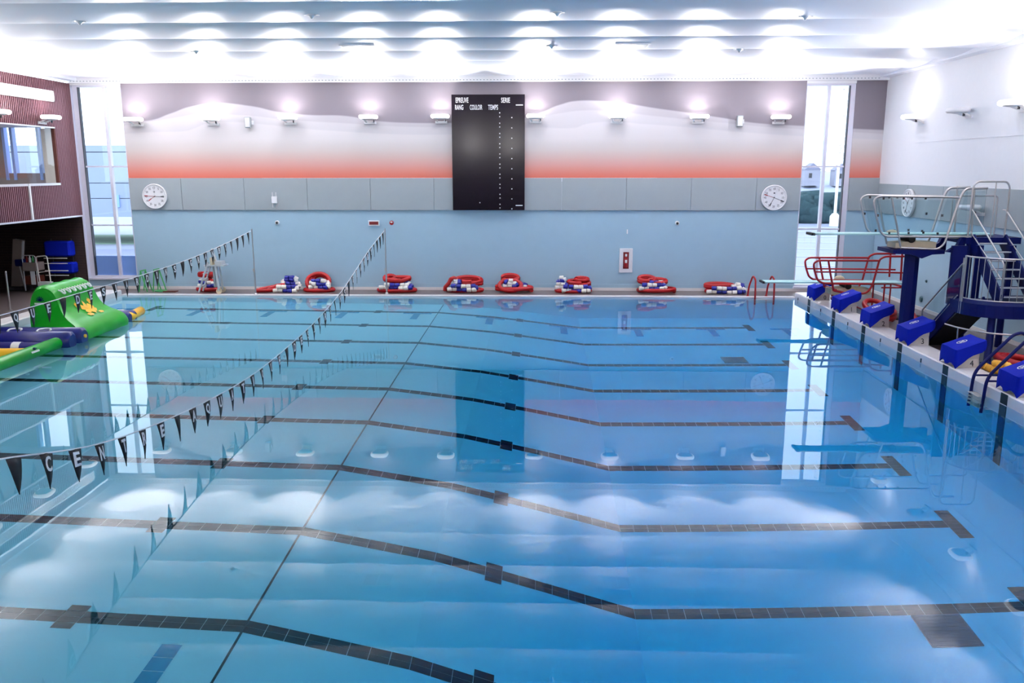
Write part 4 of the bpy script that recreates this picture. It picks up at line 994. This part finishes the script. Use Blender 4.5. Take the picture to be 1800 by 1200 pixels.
def ramp_at(y, x):
    for i in range(n//2, n-1):
        if pr[i][0] <= x <= pr[i+1][0]:
            f = (x-pr[i][0])/max(1e-6, pr[i+1][0]-pr[i][0]); z = pr[i][1]+(pr[i+1][1]-pr[i][1])*f; return (x+.014, y, z+.018)
    return (x, y, .5)
random.seed(4)
for cyy, cxx, rad in ((-6.6,2.30,.28),(-6.25,2.13,.09),(-6.98,2.14,.08),(-6.9,2.50,.12),(-6.35,2.52,.10)):
    K = 16; ring = [(cyy+rad*(1+.3*math.sin(k*2.2))*math.cos(2*PI*k/K), cxx+rad*.62*(1+.3*math.cos(k*3.1))*math.sin(2*PI*k/K)) for k in range(K)]
    mb.add([ramp_at(cyy, cxx)]+[ramp_at(y, x) for y, x in ring], [(0, 1+k, 1+(k+1) % K) for k in range(K)])
mb.build('yellow_splash', M_infly, gr)
lg = MB(); lx, lz = 1.50, .98    # small printed maker mark: a leafy crest over a bar
for k in range(7): a = PI*(k+.5)/7; lg.bar((lx,ya-.012,lz+.02),(lx+.12*math.cos(a),ya-.012,lz+.02+.13*math.sin(a)),.02,.004,(0,1,0))
lg.build('crest_print', M_navy, gr)
MB().box(lx-.17,lx+.12,ya-.014,ya-.008,lz-.08,lz-.03).build('name_bar', M_inflw, gr)
# blue mats
def mat_block(name, x0, x1, y0, y1, z, r, mt):
    m = MB(); k = max(1, round((y1-y0)/(2*r*.92)))
    for i in range(k):
        y = y0+(i+.5)*(y1-y0)/k; m.tube([(x0,y,z),(x0+.06,y,z),(x1-.06,y,z),(x1,y,z)], [r*.7,r,r,r*.7], 14)
    return m.build(name, mt, t)
bm = mat_block('blue_mat', .15, 3.12, -9.35, -8.15, .13, .27, M_inflb)
for x in (1.55,2.35): MB().tube(fillet([(x-.16,-9.10,.40),(x-.20,-8.95,.43),(x-.06,-8.80,.43),(x+.10,-8.85,.43),(x+.14,-9.0,.42)], .08), .025, 6).build('handle', M_inflw, bm)
MB().tube([(.15,-9.85,.10),(2.72,-9.85,.10)], .17, 14).build('blue_tube', M_inflb, t); MB().tube([(2.0,-9.85,.10),(2.22,-9.85,.10)], .175, 14).build('white_band', M_inflw, t)
MB().tube([(1.85,-10.45,.08),(2.74,-10.42,.08)], .15, 14).build('yellow_tube', M_infly, t); MB().tube([(.15,-10.5,.08),(1.85,-10.45,.08)], .15, 14).build('white_tube', M_inflw, t)
gt = MB().tube([(2.86,-9.30,.14),(2.86,-9.38,.14),(2.88,-11.5,.14),(2.90,-14.0,.14)], [.10,.16,.16,.16], 16).build('green_tube', M_inflg, t)
lg = MB()
for k in range(5): a = PI*(k+.5)/5; lg.bar((3.02,-10.6,.235),(3.02-.03*math.sin(a),-10.6+.09*math.cos(a),.245+.05*math.sin(a)),.02,.004,(1,0,0))
lg.build('crest_print', M_navy, gt); MB().bar((3.035,-10.78,.19),(3.035,-10.45,.19),.05,.006,(1,0,.5)).build('name_bar', M_inflw, gt)
mat_block('blue_mat', 1.5, 2.85, -5.42, -4.75, .10, .19, M_inflb)
MB().tube([(2.76,-5.15,.10),(2.75,-5.08,.10),(2.56,-3.95,.10),(2.55,-3.88,.10)], [.10,.15,.15,.10], 14).build('yellow_tube', M_infly, t)
MB().tube([(1.3,-4.4,.08),(2.2,-4.3,.08)], .13, 14).build('white_tube', M_inflw, t)
MB().lathe([(.05,0),(.05,.04)], 12, Matrix.Translation((3.12,-8.45,.16)) @ Matrix.Rotation(PI/2,4,'Y')).build('air_valve', M_infly, t)

# ------------------------------------------------------------------ storage recess on the left
t = thing('mat_rack', 'blue foam mats held by white bars on the dark brick wall', 'rack', (-3.0, W, .6))
MB().bevbox(-3.46,-2.46,W-.50,W-.02,1.36,1.94,.06).build('foam_mat', M_cover, t); MB().bevbox(-3.36,-2.42,W-.44,W-.02,.70,1.12,.05).build('foam_mat', M_cover, t)
for z in (1.30,1.10,.82,.64): MB().tube([(-3.46,W-.55,z),(-2.55,W-.55,z)], .018, 8).build('bar', M_whitefl, t)
for x in (-3.4,-2.6): MB().tube([(x,W-.03,.5),(x,W-.03,2.0)], .02, 8).build('upright', M_dark, t)
t = thing('platform_trolley', 'white framed trolley on a blue wheeled platform in storage recess', 'trolley', (-3.35,.9,DZ))
MB().bevbox(-3.43,-2.70,.30,.98,DZ+.12,DZ+.26,.02).build('platform', M_navy, t)
for x in (-3.33,-2.82):
    for y in (.42,.9): MB().lathe([(.06,-.02),(.07,0),(.06,.02)], 12, Matrix.Translation((x,y,DZ+.07)) @ Matrix.Rotation(PI/2,4,'X')).build('wheel', M_rubber, t)
MB().tube(fillet([(-3.35,.45,DZ+.26),(-3.42,.45,1.42),(-2.98,.45,1.46),(-2.93,.45,DZ+.26)], .10), .022, 8).build('handle_frame', M_whitefl, t)
MB().tube([(-3.39,.45,.82),(-2.95,.45,.88)], .018, 8).build('cross_bar', M_whitefl, t); MB().box(-3.40,-2.9,.40,.55,DZ+.26,DZ+.42).build('white_bin', M_inflw, t)
t = thing('cleaning_cart', 'grey brown cleaning cart with bottles beside white trolley', 'cart', (-3.75,.8,DZ))
MB().bevbox(-4.0,-3.5,.55,1.05,DZ+.30,DZ+.62,.02).build('bin', M_wood, t); MB().bevbox(-4.02,-3.48,.52,1.08,.86,1.18,.02).build('upper_tray', M_taupe, t)
for k in range(4): MB().lathe([(.04,0),(.045,.02),(.045,.15),(.02,.2),(.02,.24)], 10, Matrix.Translation((-3.92+.12*k,.7,1.18))).build('bottle', [M_redsign,M_letter,M_greenm,M_redsign][k], t)
MB().tube(fillet([(-4.0,.55,1.1),(-4.0,.55,1.46),(-3.5,.55,1.46),(-3.5,.55,1.1)], .1), .016, 8).build('push_handle', M_silver, t)
MB().box(-3.72,-3.56,.49,.53,DZ+.30,.86).build('front_panel', M_letter, t)
for x in (-4.0,-3.5): MB().tube([(x,.55,DZ+.1),(x,.55,1.1)], .018, 8).build('upright', M_silver, t)
t = thing('pool_cleaner', 'folded grey pool hoist behind the cleaning cart', 'hoist', (-4.5,1.15,DZ))
MB().bar((-4.75,1.2,DZ),(-4.45,1.2,2.0),.35,.22,(0,1,0)).build('boom', M_taupe, t); MB().bar((-4.40,1.15,1.2),(-4.28,1.15,1.95),.09,.09,(0,1,0)).build('strut', M_silver, t)
MB().bevbox(-4.55,-4.22,.9,1.2,1.0,1.26,.03).build('motor', M_navy, t); MB().bevbox(-4.95,-4.2,.95,1.4,DZ,DZ+.15,.02).build('base', M_dark, t)
MB().tube([(-4.25,.95,DZ),(-4.38,.95,1.0)], .025, 8).build('lever', M_silver, t)
p = onZ(18, 545, DZ)
t = thing('deck_post', 'slim grey steel post on the left deck before the recess', 'post', (p.x,p.y,DZ))
MB().tube([(p.x,p.y,DZ),(p.x,p.y,1.34)], .03, 10).build('tube', M_steel, t); MB().lathe([(.07,DZ),(.07,DZ+.02)], 14, Matrix.Translation((p.x,p.y,0))).build('flange', M_steel, t)
MB().ball((p.x,p.y,1.34), .032,.032,.03).build('cap', M_steel, t)

# ------------------------------------------------------------------ outside, seen through the tall windows
og = struct(MB().box(-140, 160, W+.5, 320, -.6, -.35).build('outside_ground', M_snow), 'snowy ground outside the windows')
MB().box(18, 75, 5, 58, -.35, -.32).build('car_park', M_pave, og)
for k in range(8): MB().bar((26+.0*k, 14+5.0*k, -.31), (60, 10+5.0*k, -.31), .5, .02).build('parking_line', M_snow, og)
MB().box(-60, -3, 26, 34, -.35, -.30).build('grass_strip', M_grass, og); MB().box(-60, -3, 12, 22, -.35, -.31).build('path', M_pave, og)
t = thing('annex_building', 'pale cladding clad building wing outside the left window', 'building', (-13, 26, 0))
for k, (a, bb) in enumerate(((1.55,2.75),(2.79,3.75),(3.79,5.75),(5.80,6.2))): MB().box(-24, -5.5, 25, 34, a, bb).build('cladding_band', M_ext, t)
for x in (-23.5,-9.2,-6): MB().box(x, x+.4, 25.2, 25.6, -.35, 1.55).build('column', M_ext, t)
MB().box(-12.6,-12.2,24.9,25.05,2.2,3.0).build('wall_lamp', M_spand, t)
def bush(name, label, cat, c, s, n, mt, group=None):
    t = thing(name, label, cat, c, 0, group); m = MB()
    for k in range(n):
        q = (c[0]+random.uniform(-1,1)*s[0]*.7, c[1]+random.uniform(-1,1)*s[1]*.7, c[2]+random.uniform(.15,.8)*s[2]); r = random.uniform(.25,.5)
        m.ball(q, s[0]*r, s[1]*r, s[2]*r*.8, 10, 6, .25)
    m.build('foliage', mt, t); MB().tube([c,(c[0],c[1],c[2]+s[2]*.5)], .08*s[2]**.5, 6).build('trunk', M_wood, t); return t
random.seed(21)
tn = ['leftmost','','middle one','','rightmost']
for k in (0,2,4): bush('far_tree', '%s of the dark tree tops on horizon in left window' % tn[k], 'tree', (-46+5.0*k, 85, -.35), (3.0,2.2,2.6+.5*(k % 3)), 9, M_tree, 'trees beyond the left window')
p = onZ(1452, 394, -.33); bush('hedge', 'evergreen hedge seen through the right window behind the lamp post', 'hedge', (p.x, p.y+1.5, -.33), (3.6,1.2,2.6), 46, M_hedge)
p = onZ(1456, 396, -.33); t = thing('street_lamp', 'white lamp post seen through the right window', 'lamp post', (p.x,p.y-1.5,-.33))
MB().tube([(p.x,p.y-1.5,-.3),(p.x,p.y-1.5,6.6)], .13, 10).build('post', M_white, t); MB().lathe([(.42,-.33),(.42,.55),(.22,.8)], 14, Matrix.Translation((p.x,p.y-1.5,0))).build('base', M_white, t)
MB().box(p.x-.1,p.x+1.1,p.y-1.7,p.y-1.3,6.5,6.7).build('lantern', M_white, t)
hl = struct(MB().ball((75,150,-9), 80,55,13.2, 32, 12, .0).build('hill', M_snow), 'pale hill beyond the right window')
for k, (u, v, w_) in enumerate(((1426,290,2.6),(1478,291,2.6))):
    r = ray(u, v); q = C0+r*(150/r.y); q.z -= 1.0; t = thing('far_house', '%s small house on the hill in right window' % ['left','right'][k], 'house', (q.x,q.y,q.z-3), 0, 'houses on the hill')
    MB().box(q.x-w_/2,q.x+w_/2,q.y-1.2,q.y+1.2,q.z-2.5,q.z+.2).build('wall', M_house, t); MB().prism([(q.x-w_/2-.15,q.z+.2),(q.x+w_/2+.15,q.z+.2),(q.x,q.z+1.3)], 1, q.y-1.3, q.y+1.3).build('roof', M_roof, t)
    MB().box(q.x-w_*.25,q.x-w_*.05,q.y-1.23,q.y-1.19,q.z-1.2,q.z-.4).build('window', M_dark, t)
